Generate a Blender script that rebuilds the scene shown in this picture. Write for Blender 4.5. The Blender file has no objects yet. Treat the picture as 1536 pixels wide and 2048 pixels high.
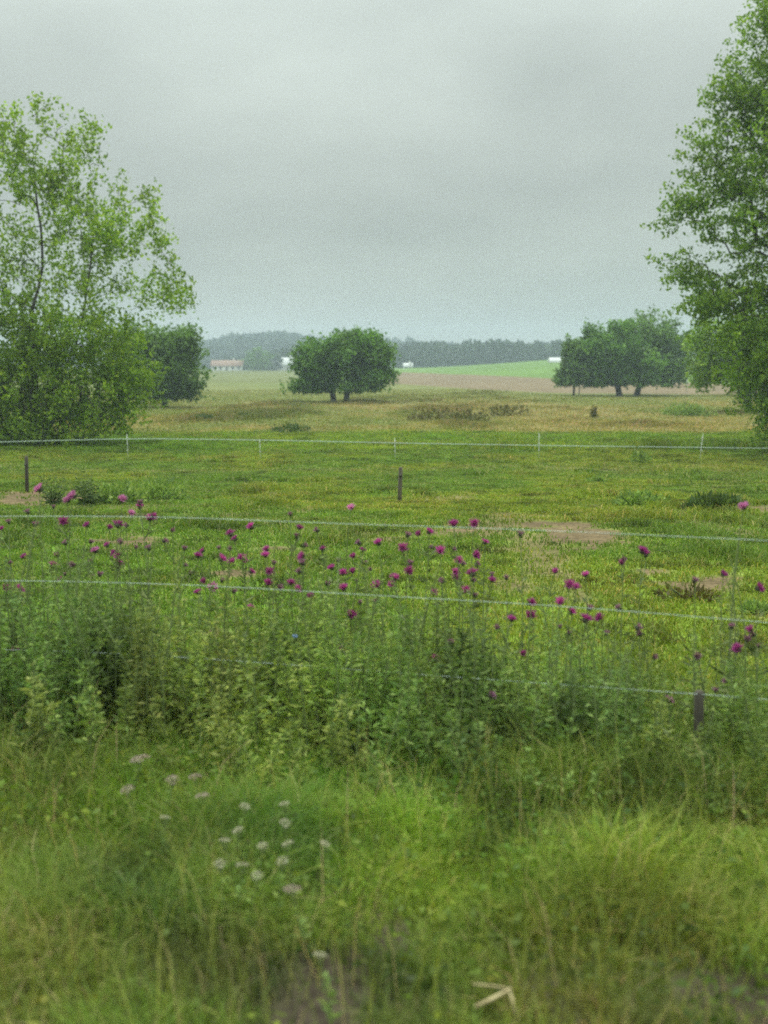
import bpy, math, random
import numpy as np
from mathutils import Vector
random.seed(7)
rng = np.random.default_rng(7)
R = math.radians
sc = bpy.context.scene
COL = sc.collection

# ---------------------------------------------------------------- camera
H = 2.3                       # eye height above the verge
LENS = 38.0
FPX = 2048 * LENS / 36.0      # focal length in photo pixels
PITCH = math.atan(291 / FPX)
cam = bpy.data.cameras.new('camera'); cam_o = bpy.data.objects.new('camera', cam); COL.objects.link(cam_o)
cam.sensor_fit = 'VERTICAL'; cam.sensor_height = 36; cam.sensor_width = 27; cam.lens = LENS
cam.clip_start = 0.1; cam.clip_end = 6000
cam_o.location = (0, 0, H); cam_o.rotation_euler = (R(90) - PITCH, 0, 0)
cam.dof.use_dof = True; cam.dof.focus_distance = 13.0; cam.dof.aperture_fstop = 1.25
sc.camera = cam_o

# ---------------------------------------------------------------- sky, sun, exposure
SUN_EL, SUN_AZ = R(64), R(-25)
w = bpy.data.worlds.new('World'); sc.world = w; w.use_nodes = True
nt = w.node_tree; N = nt.nodes; L = nt.links; N.clear()
def nd(t, **kw):
    n = N.new(t)
    for k, v in kw.items(): setattr(n, k, v)
    return n
def mth(op, a, b=None, c=None):
    n = nd('ShaderNodeMath', operation=op)
    for i, v in enumerate((a, b, c)):
        if v is None: continue
        if isinstance(v, (int, float)): n.inputs[i].default_value = v
        else: L.new(v, n.inputs[i])
    return n.outputs[0]
out = nd('ShaderNodeOutputWorld'); bg = nd('ShaderNodeBackground'); bg.inputs[1].default_value = 0.1
L.new(bg.outputs[0], out.inputs[0])
sky = nd('ShaderNodeTexSky', sky_type='NISHITA'); sky.sun_disc = False
sky.sun_elevation = SUN_EL; sky.sun_rotation = SUN_AZ
tc = nd('ShaderNodeTexCoord'); sep = nd('ShaderNodeSeparateXYZ'); L.new(tc.outputs['Generated'], sep.inputs[0])
z = mth('MAXIMUM', sep.outputs[2], 0.0)
den = mth('ADD', z, 0.27)
cmb = nd('ShaderNodeCombineXYZ')
L.new(mth('DIVIDE', sep.outputs[0], den), cmb.inputs[0]); L.new(mth('DIVIDE', sep.outputs[1], den), cmb.inputs[1])
cmb.inputs[2].default_value = 3.7
n1 = nd('ShaderNodeTexNoise'); n1.inputs['Scale'].default_value = 1.7; n1.inputs['Detail'].default_value = 5; n1.inputs['Roughness'].default_value = 0.5
L.new(cmb.outputs[0], n1.inputs['Vector'])
cl = nd('ShaderNodeMapRange'); L.new(n1.outputs[0], cl.inputs[0])
cl.inputs[1].default_value = 0.3; cl.inputs[2].default_value = 0.7; cl.inputs[3].default_value = 0.83; cl.inputs[4].default_value = 1.17
over = mth('MULTIPLY_ADD', mth('MULTIPLY', z, z), 2.6, mth('MULTIPLY_ADD', z, 0.22, 0.30))   # overcast: much brighter overhead
over = mth('MULTIPLY', mth('MULTIPLY', over, cl.outputs[0]), 10.0)
tint = nd('ShaderNodeMix', data_type='RGBA', blend_type='MIX'); 
L.new(mth('MULTIPLY', z, 3.2), tint.inputs[0])
tint.inputs[6].default_value = (1.0, 1.065, 0.93, 1); tint.inputs[7].default_value = (0.95, 1.045, 0.955, 1)
vm = nd('ShaderNodeVectorMath', operation='SCALE'); L.new(tint.outputs[2], vm.inputs[0]); L.new(over, vm.inputs[3])
mx = nd('ShaderNodeMix', data_type='RGBA'); mx.inputs[0].default_value = 0.93
L.new(sky.outputs[0], mx.inputs[6]); L.new(vm.outputs[0], mx.inputs[7]); L.new(mx.outputs[2], bg.inputs[0])

sun = bpy.data.lights.new('sun', 'SUN'); sun.energy = 1.5; sun.angle = R(16); sun.color = (1, 0.97, 0.91)
sun_o = bpy.data.objects.new('sun', sun); COL.objects.link(sun_o)
sd = Vector((math.sin(-SUN_AZ) * -math.cos(SUN_EL), math.cos(SUN_AZ) * math.cos(SUN_EL), math.sin(SUN_EL)))
sun_o.location = (0, 0, 30); sun_o.rotation_euler = sd.to_track_quat('Z', 'Y').to_euler()
sc.view_settings.view_transform = 'Standard'; sc.view_settings.look = 'None'
sc.view_settings.exposure = 0.22; sc.view_settings.gamma = 1.0
cy = sc.cycles
cy.max_bounces = 6; cy.diffuse_bounces = 3; cy.glossy_bounces = 2; cy.transmission_bounces = 4; cy.volume_bounces = 1
cy.use_denoising = False

# ---------------------------------------------------------------- projection helpers
ct, st = math.cos(PITCH), math.sin(PITCH)
def P(px, py, Y):
    a = (px - 768) / FPX; b = (1024 - py) / FPX
    s = Y / (ct + b * st)
    return np.array((a * s, Y, H + (b * ct - st) * s))
def Yfor(px, py, z):
    b = (1024 - py) / FPX
    return (z - H) * (ct + b * st) / (b * ct - st)
def proj(x, y, z):
    dz = z - H
    f = y * ct - dz * st; u = y * st + dz * ct
    f = np.where(f < 0.05, 0.05, f)
    return 768 + FPX * x / f, 1024 - FPX * u / f

# ---------------------------------------------------------------- noise
_T = np.random.default_rng(99).random((256, 256))
def vn(x, y, s=0):
    x = np.asarray(x, float) + 17.3 * s; y = np.asarray(y, float) - 9.1 * s
    xi = np.floor(x).astype(int); yi = np.floor(y).astype(int); fx = x - xi; fy = y - yi
    fx = fx * fx * (3 - 2 * fx); fy = fy * fy * (3 - 2 * fy)
    g = lambda i, j: _T[i & 255, j & 255]
    return (g(xi, yi) * (1 - fx) + g(xi + 1, yi) * fx) * (1 - fy) + (g(xi, yi + 1) * (1 - fx) + g(xi + 1, yi + 1) * fx) * fy
def fbm(x, y, s=0, o=4):
    t = 0; a = 0.5; n = 0
    for k in range(o):
        t = t + a * vn(np.asarray(x) * 2 ** k, np.asarray(y) * 2 ** k, s + k); n += a; a *= 0.55
    return t / n
def sstep(a, b, x):
    t = np.clip((np.asarray(x, float) - a) / (b - a), 0, 1); return t * t * (3 - 2 * t)

def gz(X, Y):
    X = np.asarray(X, float); Y = np.asarray(Y, float)
    Yp = np.maximum(Y, 1.0); u = X / (Yp + 12)
    z = -1.55 * sstep(9, 46, Y)
    h = 1.75 + 1.15 * sstep(-0.09, -0.02, u) + 6.0 * sstep(0.0, 0.24, u)
    z = z + h * sstep(140, 520, Y)
    hill = 21 * np.exp(-((u + 0.105) / 0.075) ** 2) + 10 * np.exp(-((u - 0.02) / 0.06) ** 2)
    z = z + hill * sstep(640, 1050, Y)
    z = z + 0.09 * (fbm(X * 0.5, Y * 0.5, 3) - 0.5) * sstep(2, 5, Y) + 0.5 * (fbm(X * 0.045, Y * 0.03, 5) - 0.5) * sstep(55, 100, Y) * (1 - sstep(300, 500, Y))
    return z

# ---------------------------------------------------------------- mesh helpers
def link(o, parent=None):
    COL.objects.link(o)
    if parent is not None: o.parent = parent
    return o
def tag(o, label=None, cat=None, group=None, kind=None):
    if label: o['label'] = label
    if cat: o['category'] = cat
    if group: o['group'] = group
    if kind: o['kind'] = kind
    return o
def mesh(name, V, F, mat, col=None, smooth=False):
    """F: list of integer arrays, each (n,3) or (n,4)."""
    V = np.asarray(V, np.float32).reshape(-1, 3)
    F = [np.asarray(f, np.int32) for f in F if len(f)]
    me = bpy.data.meshes.new(name)
    me.vertices.add(len(V)); me.vertices.foreach_set('co', V.ravel())
    li = np.concatenate([f.ravel() for f in F]); cnt = np.concatenate([np.full(len(f), f.shape[1], np.int32) for f in F])
    ls = np.concatenate(([0], np.cumsum(cnt)[:-1])).astype(np.int32)
    me.loops.add(len(li)); me.loops.foreach_set('vertex_index', li.astype(np.int32))
    me.polygons.add(len(cnt)); me.polygons.foreach_set('loop_start', ls); me.polygons.foreach_set('loop_total', cnt)
    if smooth: me.polygons.foreach_set('use_smooth', np.ones(len(cnt), bool))
    me.update(calc_edges=True)
    if col is not None:
        ca = me.color_attributes.new('Col', 'FLOAT_COLOR', 'POINT')
        c4 = np.ones((len(V), 4), np.float32); c4[:, :3] = col
        ca.data.foreach_set('color', c4.ravel())
    if mat: me.materials.append(mat)
    return me
def ob(name, me, parent=None):
    return link(bpy.data.objects.new(name, me), parent)
def empty(name, loc):
    o = bpy.data.objects.new(name, None); o.empty_display_size = 0.2; o.location = loc
    return link(o)
class MB:
    def __init__(s): s.V = []; s.Q = []; s.T = []; s.n = 0
    def add(s, V, Q=None, T=None):
        V = np.asarray(V, float).reshape(-1, 3); s.V.append(V)
        if Q is not None and len(Q): s.Q.append(np.asarray(Q).reshape(-1, 4) + s.n)
        if T is not None and len(T): s.T.append(np.asarray(T).reshape(-1, 3) + s.n)
        s.n += len(V)
    def tube(s, pts, rad, k=6, cap=True):
        pts = np.asarray(pts, float); m = len(pts); rad = np.broadcast_to(rad, (m,))
        tan = np.gradient(pts, axis=0); tan /= np.linalg.norm(tan, axis=1)[:, None] + 1e-9
        ref = np.array((0, 0, 1.0)) if abs(tan[:, 2]).mean() < 0.8 else np.array((1.0, 0, 0))
        a = np.cross(tan, ref); a /= np.linalg.norm(a, axis=1)[:, None] + 1e-9; b = np.cross(tan, a)
        th = np.arange(k) * 2 * math.pi / k
        V = pts[:, None] + rad[:, None, None] * (np.cos(th)[None, :, None] * a[:, None] + np.sin(th)[None, :, None] * b[:, None])
        i = np.arange(m - 1)[:, None] * k; j = np.arange(k)[None]; j2 = (j + 1) % k
        Q = np.stack((i + j, i + j2, i + k + j2, i + k + j), -1).reshape(-1, 4)
        V = V.reshape(-1, 3); T = []
        if cap:
            V = np.vstack((V, pts[0], pts[-1])); c0 = m * k; 
            for q in range(k):
                T.append((c0, (q + 1) % k, q)); T.append((c0 + 1, (m - 1) * k + q, (m - 1) * k + (q + 1) % k))
        s.add(V, Q, T)
    def box(s, c, d):
        c = np.asarray(c, float); d = np.asarray(d, float) / 2
        V = [c + d * np.array(t) for t in ((-1,-1,-1),(1,-1,-1),(1,1,-1),(-1,1,-1),(-1,-1,1),(1,-1,1),(1,1,1),(-1,1,1))]
        s.add(V, [(0,3,2,1),(4,5,6,7),(0,1,5,4),(1,2,6,5),(2,3,7,6),(3,0,4,7)])
    def mesh(s, name, mat, col=None, smooth=False):
        return mesh(name, np.vstack(s.V), [np.vstack(x) for x in (s.Q, s.T) if x], mat, col, smooth)
def unit(v): return v / (np.linalg.norm(v, axis=-1, keepdims=True) + 1e-9)
def leaves(p, a, Ln, Wd, r=rng, fold=0.15):
    """diamond leaves: base p, axis a -> V, Q"""
    n = len(p); a = unit(a); s = unit(np.cross(a, r.normal(size=(n, 3)))); nn = np.cross(a, s)
    Ln = np.broadcast_to(Ln, n)[:, None]; Wd = np.broadcast_to(Wd, n)[:, None]
    m = p + a * Ln * 0.45 + nn * Wd * fold
    V = np.stack((p, m + s * Wd / 2, p + a * Ln - nn * Ln * 0.12, m - s * Wd / 2), 1).reshape(-1, 3)
    return V, np.arange(n * 4).reshape(-1, 4)
def blades(p, ht, wd, lean, r=rng):
    """grass blades: quad + tri, bending over; -> V (5 per blade), Q, T"""
    n = len(p); th = r.random(n) * 2 * math.pi; d = np.stack((np.cos(th), np.sin(th), np.zeros(n)), 1)
    ph = r.random(n) * 2 * math.pi; s = np.stack((np.cos(ph), np.sin(ph), np.zeros(n)), 1)
    ht = np.broadcast_to(ht, n)[:, None]; wd = np.broadcast_to(wd, n)[:, None]; le = np.broadcast_to(lean, n)[:, None]
    up = np.array((0, 0, 1.0))
    m = p + d * ht * le * 0.35 + up * ht * 0.6
    t = p + d * ht * le * 1.1 + up * ht * (1 - 0.25 * le)
    V = np.stack((p - s * wd / 2, p + s * wd / 2, m + s * wd * 0.42, m - s * wd * 0.42, t), 1).reshape(-1, 3)
    i = np.arange(n)[:, None] * 5
    return V, i + np.array((0, 1, 2, 3)), i + np.array((3, 2, 4))

# ---------------------------------------------------------------- materials
class M:
    def __init__(s, name):
        s.m = bpy.data.materials.new(name); s.m.use_nodes = True; s.t = s.m.node_tree; s.t.nodes.clear()
    def n(s, t, **kw):
        x = s.t.nodes.new(t)
        for k, v in kw.items():
            if k[0] == '_': x.inputs[k[1:]].default_value = v
            else: setattr(x, k, v)
        return x
    def l(s, a, b): s.t.links.new(a, b)
def ramp(k, src, stops):
    r = k.n('ShaderNodeValToRGB'); e = r.color_ramp.elements
    while len(e) < len(stops): e.new(0.5)
    for i, (p, c) in enumerate(stops): e[i].position = p; e[i].color = (*c, 1)
    k.l(src, r.inputs[0]); return r.outputs[0]
def leaf_mat(name, stops, trans=0.35, clump=1.0, lo=0.65, hi=1.3, rough=0.55, use_col=False, spec=0.25, obj=0):
    """foliage: each leaf its own tint, broad clumps vary, light passes through"""
    k = M(name); g = k.n('ShaderNodeNewGeometry')
    c = ramp(k, g.outputs['Random Per Island'], stops)
    no = k.n('ShaderNodeTexNoise', _Scale=clump, _Detail=2.0); k.l(g.outputs['Position'], no.inputs['Vector'])
    mr = k.n('ShaderNodeMapRange'); k.l(no.outputs[0], mr.inputs[0])
    for i, v in ((1, 0.35), (2, 0.65), (3, lo), (4, hi)): mr.inputs[i].default_value = v
    vm = k.n('ShaderNodeVectorMath', operation='SCALE'); k.l(c, vm.inputs[0]); k.l(mr.outputs[0], vm.inputs[3])
    c = vm.outputs[0]
    if use_col:
        at = k.n('ShaderNodeAttribute', attribute_name='Col')
        v2 = k.n('ShaderNodeVectorMath', operation='MULTIPLY'); k.l(c, v2.inputs[0]); k.l(at.outputs['Color'], v2.inputs[1]); c = v2.outputs[0]
    if obj:      # every flower head its own strength of colour
        oi = k.n('ShaderNodeObjectInfo'); m2 = k.n('ShaderNodeMapRange'); k.l(oi.outputs['Random'], m2.inputs[0]); m2.inputs[3].default_value = 1 - obj; m2.inputs[4].default_value = 1 + obj
        v3 = k.n('ShaderNodeVectorMath', operation='SCALE'); k.l(c, v3.inputs[0]); k.l(m2.outputs[0], v3.inputs[3]); c = v3.outputs[0]
    p = k.n('ShaderNodeBsdfPrincipled', _Roughness=rough); p.inputs['Specular IOR Level'].default_value = spec
    tr = k.n('ShaderNodeBsdfTranslucent'); k.l(c, p.inputs['Base Color'])
    hs = k.n('ShaderNodeVectorMath', operation='MULTIPLY'); hs.inputs[1].default_value = (1.15, 1.2, 0.7); k.l(c, hs.inputs[0]); k.l(hs.outputs[0], tr.inputs[0])
    mi = k.n('ShaderNodeMixShader', _Fac=trans); k.l(p.outputs[0], mi.inputs[1]); k.l(tr.outputs[0], mi.inputs[2])
    o = k.n('ShaderNodeOutputMaterial'); k.l(mi.outputs[0], o.inputs[0]); return k.m
def plain_mat(name, c1, c2, scale=8, rough=0.8, bump=0.3, dist=0.01, stretch=(1, 1, 1), spec=0.3):
    k = M(name); tcn = k.n('ShaderNodeTexCoord'); mp = k.n('ShaderNodeMapping'); mp.inputs['Scale'].default_value = stretch
    k.l(tcn.outputs['Object'], mp.inputs[0])
    no = k.n('ShaderNodeTexNoise', _Scale=scale, _Detail=5.0); k.l(mp.outputs[0], no.inputs['Vector'])
    c = ramp(k, no.outputs[0], [(0.3, c1), (0.7, c2)])
    p = k.n('ShaderNodeBsdfPrincipled', _Roughness=rough); p.inputs['Specular IOR Level'].default_value = spec; k.l(c, p.inputs['Base Color'])
    b = k.n('ShaderNodeBump', _Strength=bump, _Distance=dist); k.l(no.outputs[0], b.inputs['Height']); k.l(b.outputs[0], p.inputs['Normal'])
    o = k.n('ShaderNodeOutputMaterial'); k.l(p.outputs[0], o.inputs[0]); return k.m
def ground_mat(name):
    k = M(name); at = k.n('ShaderNodeAttribute', attribute_name='Col'); g = k.n('ShaderNodeNewGeometry')
    c = at.outputs['Color']; hh = None
    for sc_, lo, hi in ((0.35, 0.85, 1.15), (2.2, 0.75, 1.25), (17.0, 0.6, 1.4)):
        no = k.n('ShaderNodeTexNoise', _Scale=sc_, _Detail=4.0); k.l(g.outputs['Position'], no.inputs['Vector'])
        mr = k.n('ShaderNodeMapRange'); k.l(no.outputs[0], mr.inputs[0])
        for i, v in ((1, 0.3), (2, 0.7), (3, lo), (4, hi)): mr.inputs[i].default_value = v
        vm = k.n('ShaderNodeVectorMath', operation='SCALE'); k.l(c, vm.inputs[0]); k.l(mr.outputs[0], vm.inputs[3]); c = vm.outputs[0]; hh = no
    p = k.n('ShaderNodeBsdfPrincipled', _Roughness=0.95); p.inputs['Specular IOR Level'].default_value = 0.1
    k.l(c, p.inputs['Base Color'])
    b = k.n('ShaderNodeBump', _Strength=0.7, _Distance=0.05); k.l(hh.outputs[0], b.inputs['Height']); k.l(b.outputs[0], p.inputs['Normal'])
    o = k.n('ShaderNodeOutputMaterial'); k.l(p.outputs[0], o.inputs[0]); return k.m

BARK = plain_mat('bark', (0.035, 0.03, 0.024), (0.085, 0.075, 0.06), 6, 0.9, 0.8, 0.03, (1, 1, 0.25))
GROUND = ground_mat('soil_and_turf')
WOOD = plain_mat('weathered_wood', (0.07, 0.06, 0.045), (0.20, 0.17, 0.13), 12, 0.9, 0.5, 0.01, (1, 1, 0.15))
ROPE = plain_mat('white_poly_rope', (0.34, 0.44, 0.41), (0.66, 0.74, 0.71), 30, 0.5, 0.3, 0.002)
WHITEPOST = plain_mat('white_plastic', (0.55, 0.58, 0.55), (0.72, 0.74, 0.72), 5, 0.5, 0.1, 0.002)

# ---------------------------------------------------------------- ground
TURF = np.array((0.108, 0.20, 0.022)); TURF2 = np.array((0.15, 0.218, 0.026)); SOIL = np.array((0.145, 0.108, 0.058))
TAN = np.array((0.20, 0.182, 0.075)); OLIVE = np.array((0.135, 0.16, 0.05)); PLOUGH = np.array((0.165, 0.128, 0.078))
CROP = np.array((0.105, 0.18, 0.04)); VERGE = np.array((0.075, 0.085, 0.028))
BARE = [(1170, 1075, 130, 26), (930, 1064, 130, 14), (600, 1068, 90, 12), (340, 1040, 130, 12), (1390, 1165, 110, 30), (1510, 1225, 60, 18),
        (1290, 1330, 90, 16), (1130, 1050, 120, 12), (430, 1280, 40, 22), (800, 1110, 60, 8), (1300, 1145, 60, 10), (1180, 1290, 60, 10), (250, 1080, 90, 12), (470, 1150, 50, 12),
        (60, 1000, 130, 22), (1500, 1022, 120, 14), (560, 1098, 60, 7)]
def bare_mask(X, Y):
    px, py = proj(X, Y, gz(X, Y)); m = np.zeros_like(px)
    nz = 0.5 * fbm(X * 1.3, Y * 0.8, 21) + 0.5 * fbm(X * 5, Y * 3.2, 25)
    for cx, cy_, rx, ry in BARE:
        q = ((px - cx) / rx) ** 2 + ((py - cy_) / ry) ** 2
        m = np.maximum(m, sstep(1.25, 0.35, q + (nz - 0.47) * 5.0))
    # the beaten cattle track that crosses the pasture, wider at the right
    yc = 938 + 4 * np.sin(px / 240) + 8 * sstep(900, 1500, px); hw = 5 + 16 * sstep(850, 1500, px) + 6 * sstep(300, 0, px)
    m = np.maximum(m, 0.7 * sstep(1.6, 0.3, np.abs(py - yc) / hw + (nz - 0.5) * 2.2))
    m = np.maximum(m, 0.8 * sstep(0.60, 0.70, fbm(X * 0.9, Y * 0.45, 31)) * sstep(9, 10, Y) * sstep(50, 30, Y))
    return m * sstep(8.2, 9.2, Y)
def zone_col(X, Y):
    px, py = proj(X, Y, gz(X, Y))
    n1 = fbm(X * 0.25, Y * 0.12, 11); n2 = fbm(X * 0.08, Y * 0.035, 13)
    c = TURF + (TURF2 - TURF) * sstep(0.35, 0.68, n1)[..., None]
    t = sstep(871, 860, py + (n1 - 0.5) * 16)[..., None]
    tan = OLIVE + (TAN - OLIVE) * sstep(0.3, 0.58, n2 + 0.25 * (n1 - 0.5))[..., None]
    far_o = sstep(812, 795, py + (n1 - 0.5) * 12)[..., None]
    tan = tan * (1 - 0.75 * far_o) + OLIVE * 0.75 * far_o
    c = c * (1 - t) + tan * t
    b = bare_mask(X, Y)[..., None]; c = c * (1 - b) + SOIL * b
    v = sstep(8.4, 7.0, Y + (n1 - 0.5))[..., None]; c = c * (1 - v) + VERGE * v
    s = (sstep(0.5, 0.64, fbm(X * 1.3, Y * 1.1, 41)) * sstep(4.9, 3.9, Y))[..., None]; c = c * (1 - s) + np.array((0.062, 0.05, 0.035)) * s
    return c, px, py
rows = np.concatenate((np.linspace(-40, 2.2, 16), 2.3 * (1500 / 2.3) ** np.linspace(0, 1, 560)))
us = np.linspace(-1.5, 1.5, 341)
GX = us[None] * (np.maximum(rows, 0)[:, None] + 12); GY = np.repeat(rows[:, None], len(us), 1); GZ = gz(GX, GY)
C, PX, PY = zone_col(GX, GY)
edge_n = (fbm(GX * 0.05, GY * 0.02, 51) - 0.5) * 5
far_e = np.interp(PX, [0, 790, 1000, 1130, 1450, 2000], [741, 744, 752, 758, 768, 775]) 
near_e = np.interp(PX, [600, 690, 790, 1130, 1450, 2000], [744, 752, 768, 788, 789, 792]) + edge_n
plough = (GY > 100) & (PX > 650) & (PY < near_e) & (PY > far_e)
crop = (GY > 120) & (PY <= far_e) & (GY < 560) & (PX > 560)
crop |= (GY > 150) & (PX <= 600) & (PY < 766) & (GY < 560)
C[plough] = PLOUGH * (0.9 + 0.3 * fbm(GX * 0.3, GY * 0.05, 61)[plough])[:, None]
yel = fbm(GX * 0.02, GY * 0.012, 71)
C[crop] = (CROP * (0.75 + 0.5 * yel[crop])[:, None]) * np.where((PX[crop] <= 600)[:, None], np.array((1.15, 0.75, 1.2)), 1)
C[GY >= 560] = np.array((0.06, 0.085, 0.035))
nr, nc = GX.shape
ii = (np.arange(nr - 1)[:, None] * nc + np.arange(nc - 1)[None]).ravel()
Q = np.stack((ii, ii + 1, ii + nc + 1, ii + nc), 1)
GV = np.stack((GX, GY, GZ), -1).reshape(-1, 3); GC = C.reshape(-1, 3)
kind_ = np.zeros(nr * nc, int); kind_[plough.ravel()] = 1; kind_[crop.ravel()] = 2
fk = kind_[Q[:, 0]]
for kk, nm in ((0, 'ground'), (1, 'ploughed_field'), (2, 'crop_field')):
    q = Q[fk == kk]; u_, inv = np.unique(q, return_inverse=True)
    o = ob(nm, mesh(nm, GV[u_], [inv.reshape(-1, 4)], GROUND, GC[u_], True)); tag(o, kind='structure')

exec_trees = True
# ---------------------------------------------------------------- trees
def grow(lobes, base, d, n, trunks, trunk_r, r, depth=1.0, shell=0.5, cl=8, cs=0.2):
    """skeleton from trunk(s) to points spread through the crown lobes. returns nodes, parent, tips, crown centre (local to base)"""
    k = d / FPX * 1.0
    Wt = np.array([l[2] * l[3] * l[4] for l in lobes], float); Wt /= Wt.sum()
    pts = []; lob = []
    nc_ = max(6, n // cl); cidx = r.choice(len(lobes), nc_, p=Wt); idx = np.repeat(cidx, cl); cur = None
    for q_, i in enumerate(idx):
        cx, cy_, rx, ry, wgt = lobes[i][:5]
        if q_ % cl == 0: cur = r.normal(size=3); cur /= np.linalg.norm(cur); cur *= shell + (1 - shell) * r.random() ** 0.6
        v = cur + r.normal(size=3) * cs * np.array((1, 1, 0.7))
        c = P(cx, cy_, d)
        rd = 0.5 * (rx + ry) * k * depth
        off = lobes[i][5] if len(lobes[i]) > 5 else 0
        pts.append(c + np.array((v[0] * rx * k, v[1] * rd + off, v[2] * ry * k))); lob.append(i)
    pts = np.array(pts) - base; n = len(pts)
    gl = gz(pts[:, 0] + base[0], pts[:, 1] + base[1]) - base[2] + 0.15
    pts[:, 2] = np.maximum(pts[:, 2], gl)
    cen = pts.mean(0)
    nodes = []; par = []
    for tb, ttop in trunks:
        p0 = np.array(tb) - base; p1 = np.array(ttop) - base
        prev = -1; m = 14
        jit = r.normal(size=(m + 1, 2)).cumsum(0) * 0.012 * np.linalg.norm(p1 - p0)
        for t in range(m + 1):
            q = p0 + (p1 - p0) * t / m
            bend = math.sin(math.pi * t / m)
            q = q + np.array((jit[t, 0] * bend, jit[t, 1] * bend, 0))
            nodes.append(q); par.append(prev); prev = len(nodes) - 1
    ntr = len(nodes)
    A = np.zeros((len(nodes) + n * 5, 3)); A[:ntr] = nodes; cnt = ntr
    minz = min(t for t in (pts[:, 2].min() * 0 + 0.18 * pts[:, 2].max(),))
    order = np.argsort(np.min(np.linalg.norm(pts[:, None] - A[None, :ntr], axis=2), axis=1))
    tips = []
    for oi in order:
        p = pts[oi]; dv = p - A[:cnt]; dd = np.linalg.norm(dv, axis=1)
        cost = dd + 1.1 * np.maximum(0, A[:cnt, 2] - p[2] - 0.15 * dd) + 3.0 * np.maximum(0, minz - A[:cnt, 2])
        j = int(np.argmin(cost)); a = A[j]; dl = dd[j]
        m = 4 if dl > 1.2 else 2
        prev = j
        for t in range(1, m + 1):
            f = t / m; q = a + (p - a) * f
            q = q + np.array((0, 0, 0.14 * dl * math.sin(math.pi * f))) + (r.normal(size=3) * 0.035 * dl if t < m else 0)
            A[cnt] = q; par.append(prev); prev = cnt; cnt += 1
        tips.append(prev)
    A = A[:cnt]; par = np.array(par); w_ = np.zeros(cnt); w_[tips] = 1
    for i in range(cnt - 1, -1, -1):
        if par[i] >= 0: w_[par[i]] += w_[i]
    w_ = np.maximum(w_, 0.6); roots = np.where(par < 0)[0]
    rad = trunk_r * (w_ / w_[roots].max()) ** 0.5
    tot = {}
    rad = np.maximum(rad, 0.012 * (d / 50) ** 0.5)
    for rt in roots:   # trunk keeps girth towards a flared foot
        rad[rt] *= 1.35
    return A, par, rad, np.array(tips), cen, pts[order]
def branches_mesh(name, A, par, rad, mat, sides=6, sel=True):
    e = np.where((par >= 0) & sel)[0]; p0 = A[par[e]]; p1 = A[e]; t = unit(p1 - p0)
    ref = np.where(np.abs(t[:, 2:3]) < 0.85, np.array((0, 0, 1.0)), np.array((1.0, 0, 0)))
    a = unit(np.cross(t, ref)); b = np.cross(t, a); th = np.arange(sides) * 2 * math.pi / sides
    circ = np.cos(th)[None, :, None] * a[:, None] + np.sin(th)[None, :, None] * b[:, None]
    r0 = np.minimum(rad[par[e]], rad[e] * 1.6)
    V = np.concatenate((p0[:, None] + circ * r0[:, None, None], (p1 + t * rad[e][:, None] * 0.3)[:, None] + circ * rad[e][:, None, None]), 1).reshape(-1, 3)
    i = np.arange(len(e))[:, None] * 2 * sides; j = np.arange(sides)[None]; j2 = (j + 1) % sides
    Q = np.stack((i + j, i + j2, i + sides + j2, i + sides + j), -1).reshape(-1, 4)
    return mesh(name, V, [Q], mat, None, True)
def make_tree(name, label, lobes, d, bases, n, per, leaf, spray, mat, trunk_r, seed, upb=0.5, outb=0.6, spread=0.3, top=None, group=None, depth=1.0, shell=0.5, flat=1.0, browse=0.0, cl=5, cs=0.26):
    r = np.random.default_rng(seed)
    tb = []
    for (bx, tx, ty) in bases:
        X = P(bx, 800, d)[0]; g = float(gz(X, d)); tb.append(((X, d + r.normal() * 0.2, g - 0.15), tuple(P(tx, ty, d))))
    base = np.array(tb[0][0]); base[2] += 0.15
    A, par, rad, tips, cen, pts = grow(lobes, base, d, n, tb, trunk_r, r, depth=depth, shell=shell, cl=cl, cs=cs)
    root = empty(name, base); tag(root, label, 'tree', group)
    rid = np.arange(len(par))
    for i in range(len(par)):
        if par[i] >= 0: rid[i] = rid[par[i]]
    for rt in np.where(par < 0)[0]: ob('trunk', branches_mesh('trunk', A, par, rad, BARK, sel=rid == rt), root)
    tp = A[tips]; pd = unit(tp - A[par[tips]])
    ax = unit(unit(tp - cen) * outb + np.array((0, 0, upb)) + pd * 0.5 + r.normal(size=tp.shape) * 0.3)
    k = per; m = len(tp)
    lenv = spray * (0.6 + 0.8 * r.random(m))
    t = r.random((m, k)) ** 0.8 - 0.25
    pos = tp[:, None] + ax[:, None] * (t * lenv[:, None])[..., None] + r.normal(size=(m, k, 3)) * (spread * spray) * np.array((1, 1, flat)) * (1.1 - 0.7 * np.clip(t, 0, 1))[..., None]
    pos = pos.reshape(-1, 3)
    gl = gz(pos[:, 0] + base[0], pos[:, 1] + base[1]) - base[2]
    pos = pos[pos[:, 2] > gl + 0.05 + browse * (0.8 + 0.4 * vn(pos[:, 0] * 0.8, pos[:, 1] * 0.8, seed))]
    q = len(pos); la = r.normal(size=(q, 3)) + np.array((0, 0, 0.1))
    sz = leaf * (0.7 + 0.6 * r.random(q))
    V, Qd = leaves(pos, la, sz, sz * 0.62, r)
    ob('crown', mesh('crown', V, [Qd], mat), root)
    return root

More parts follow.
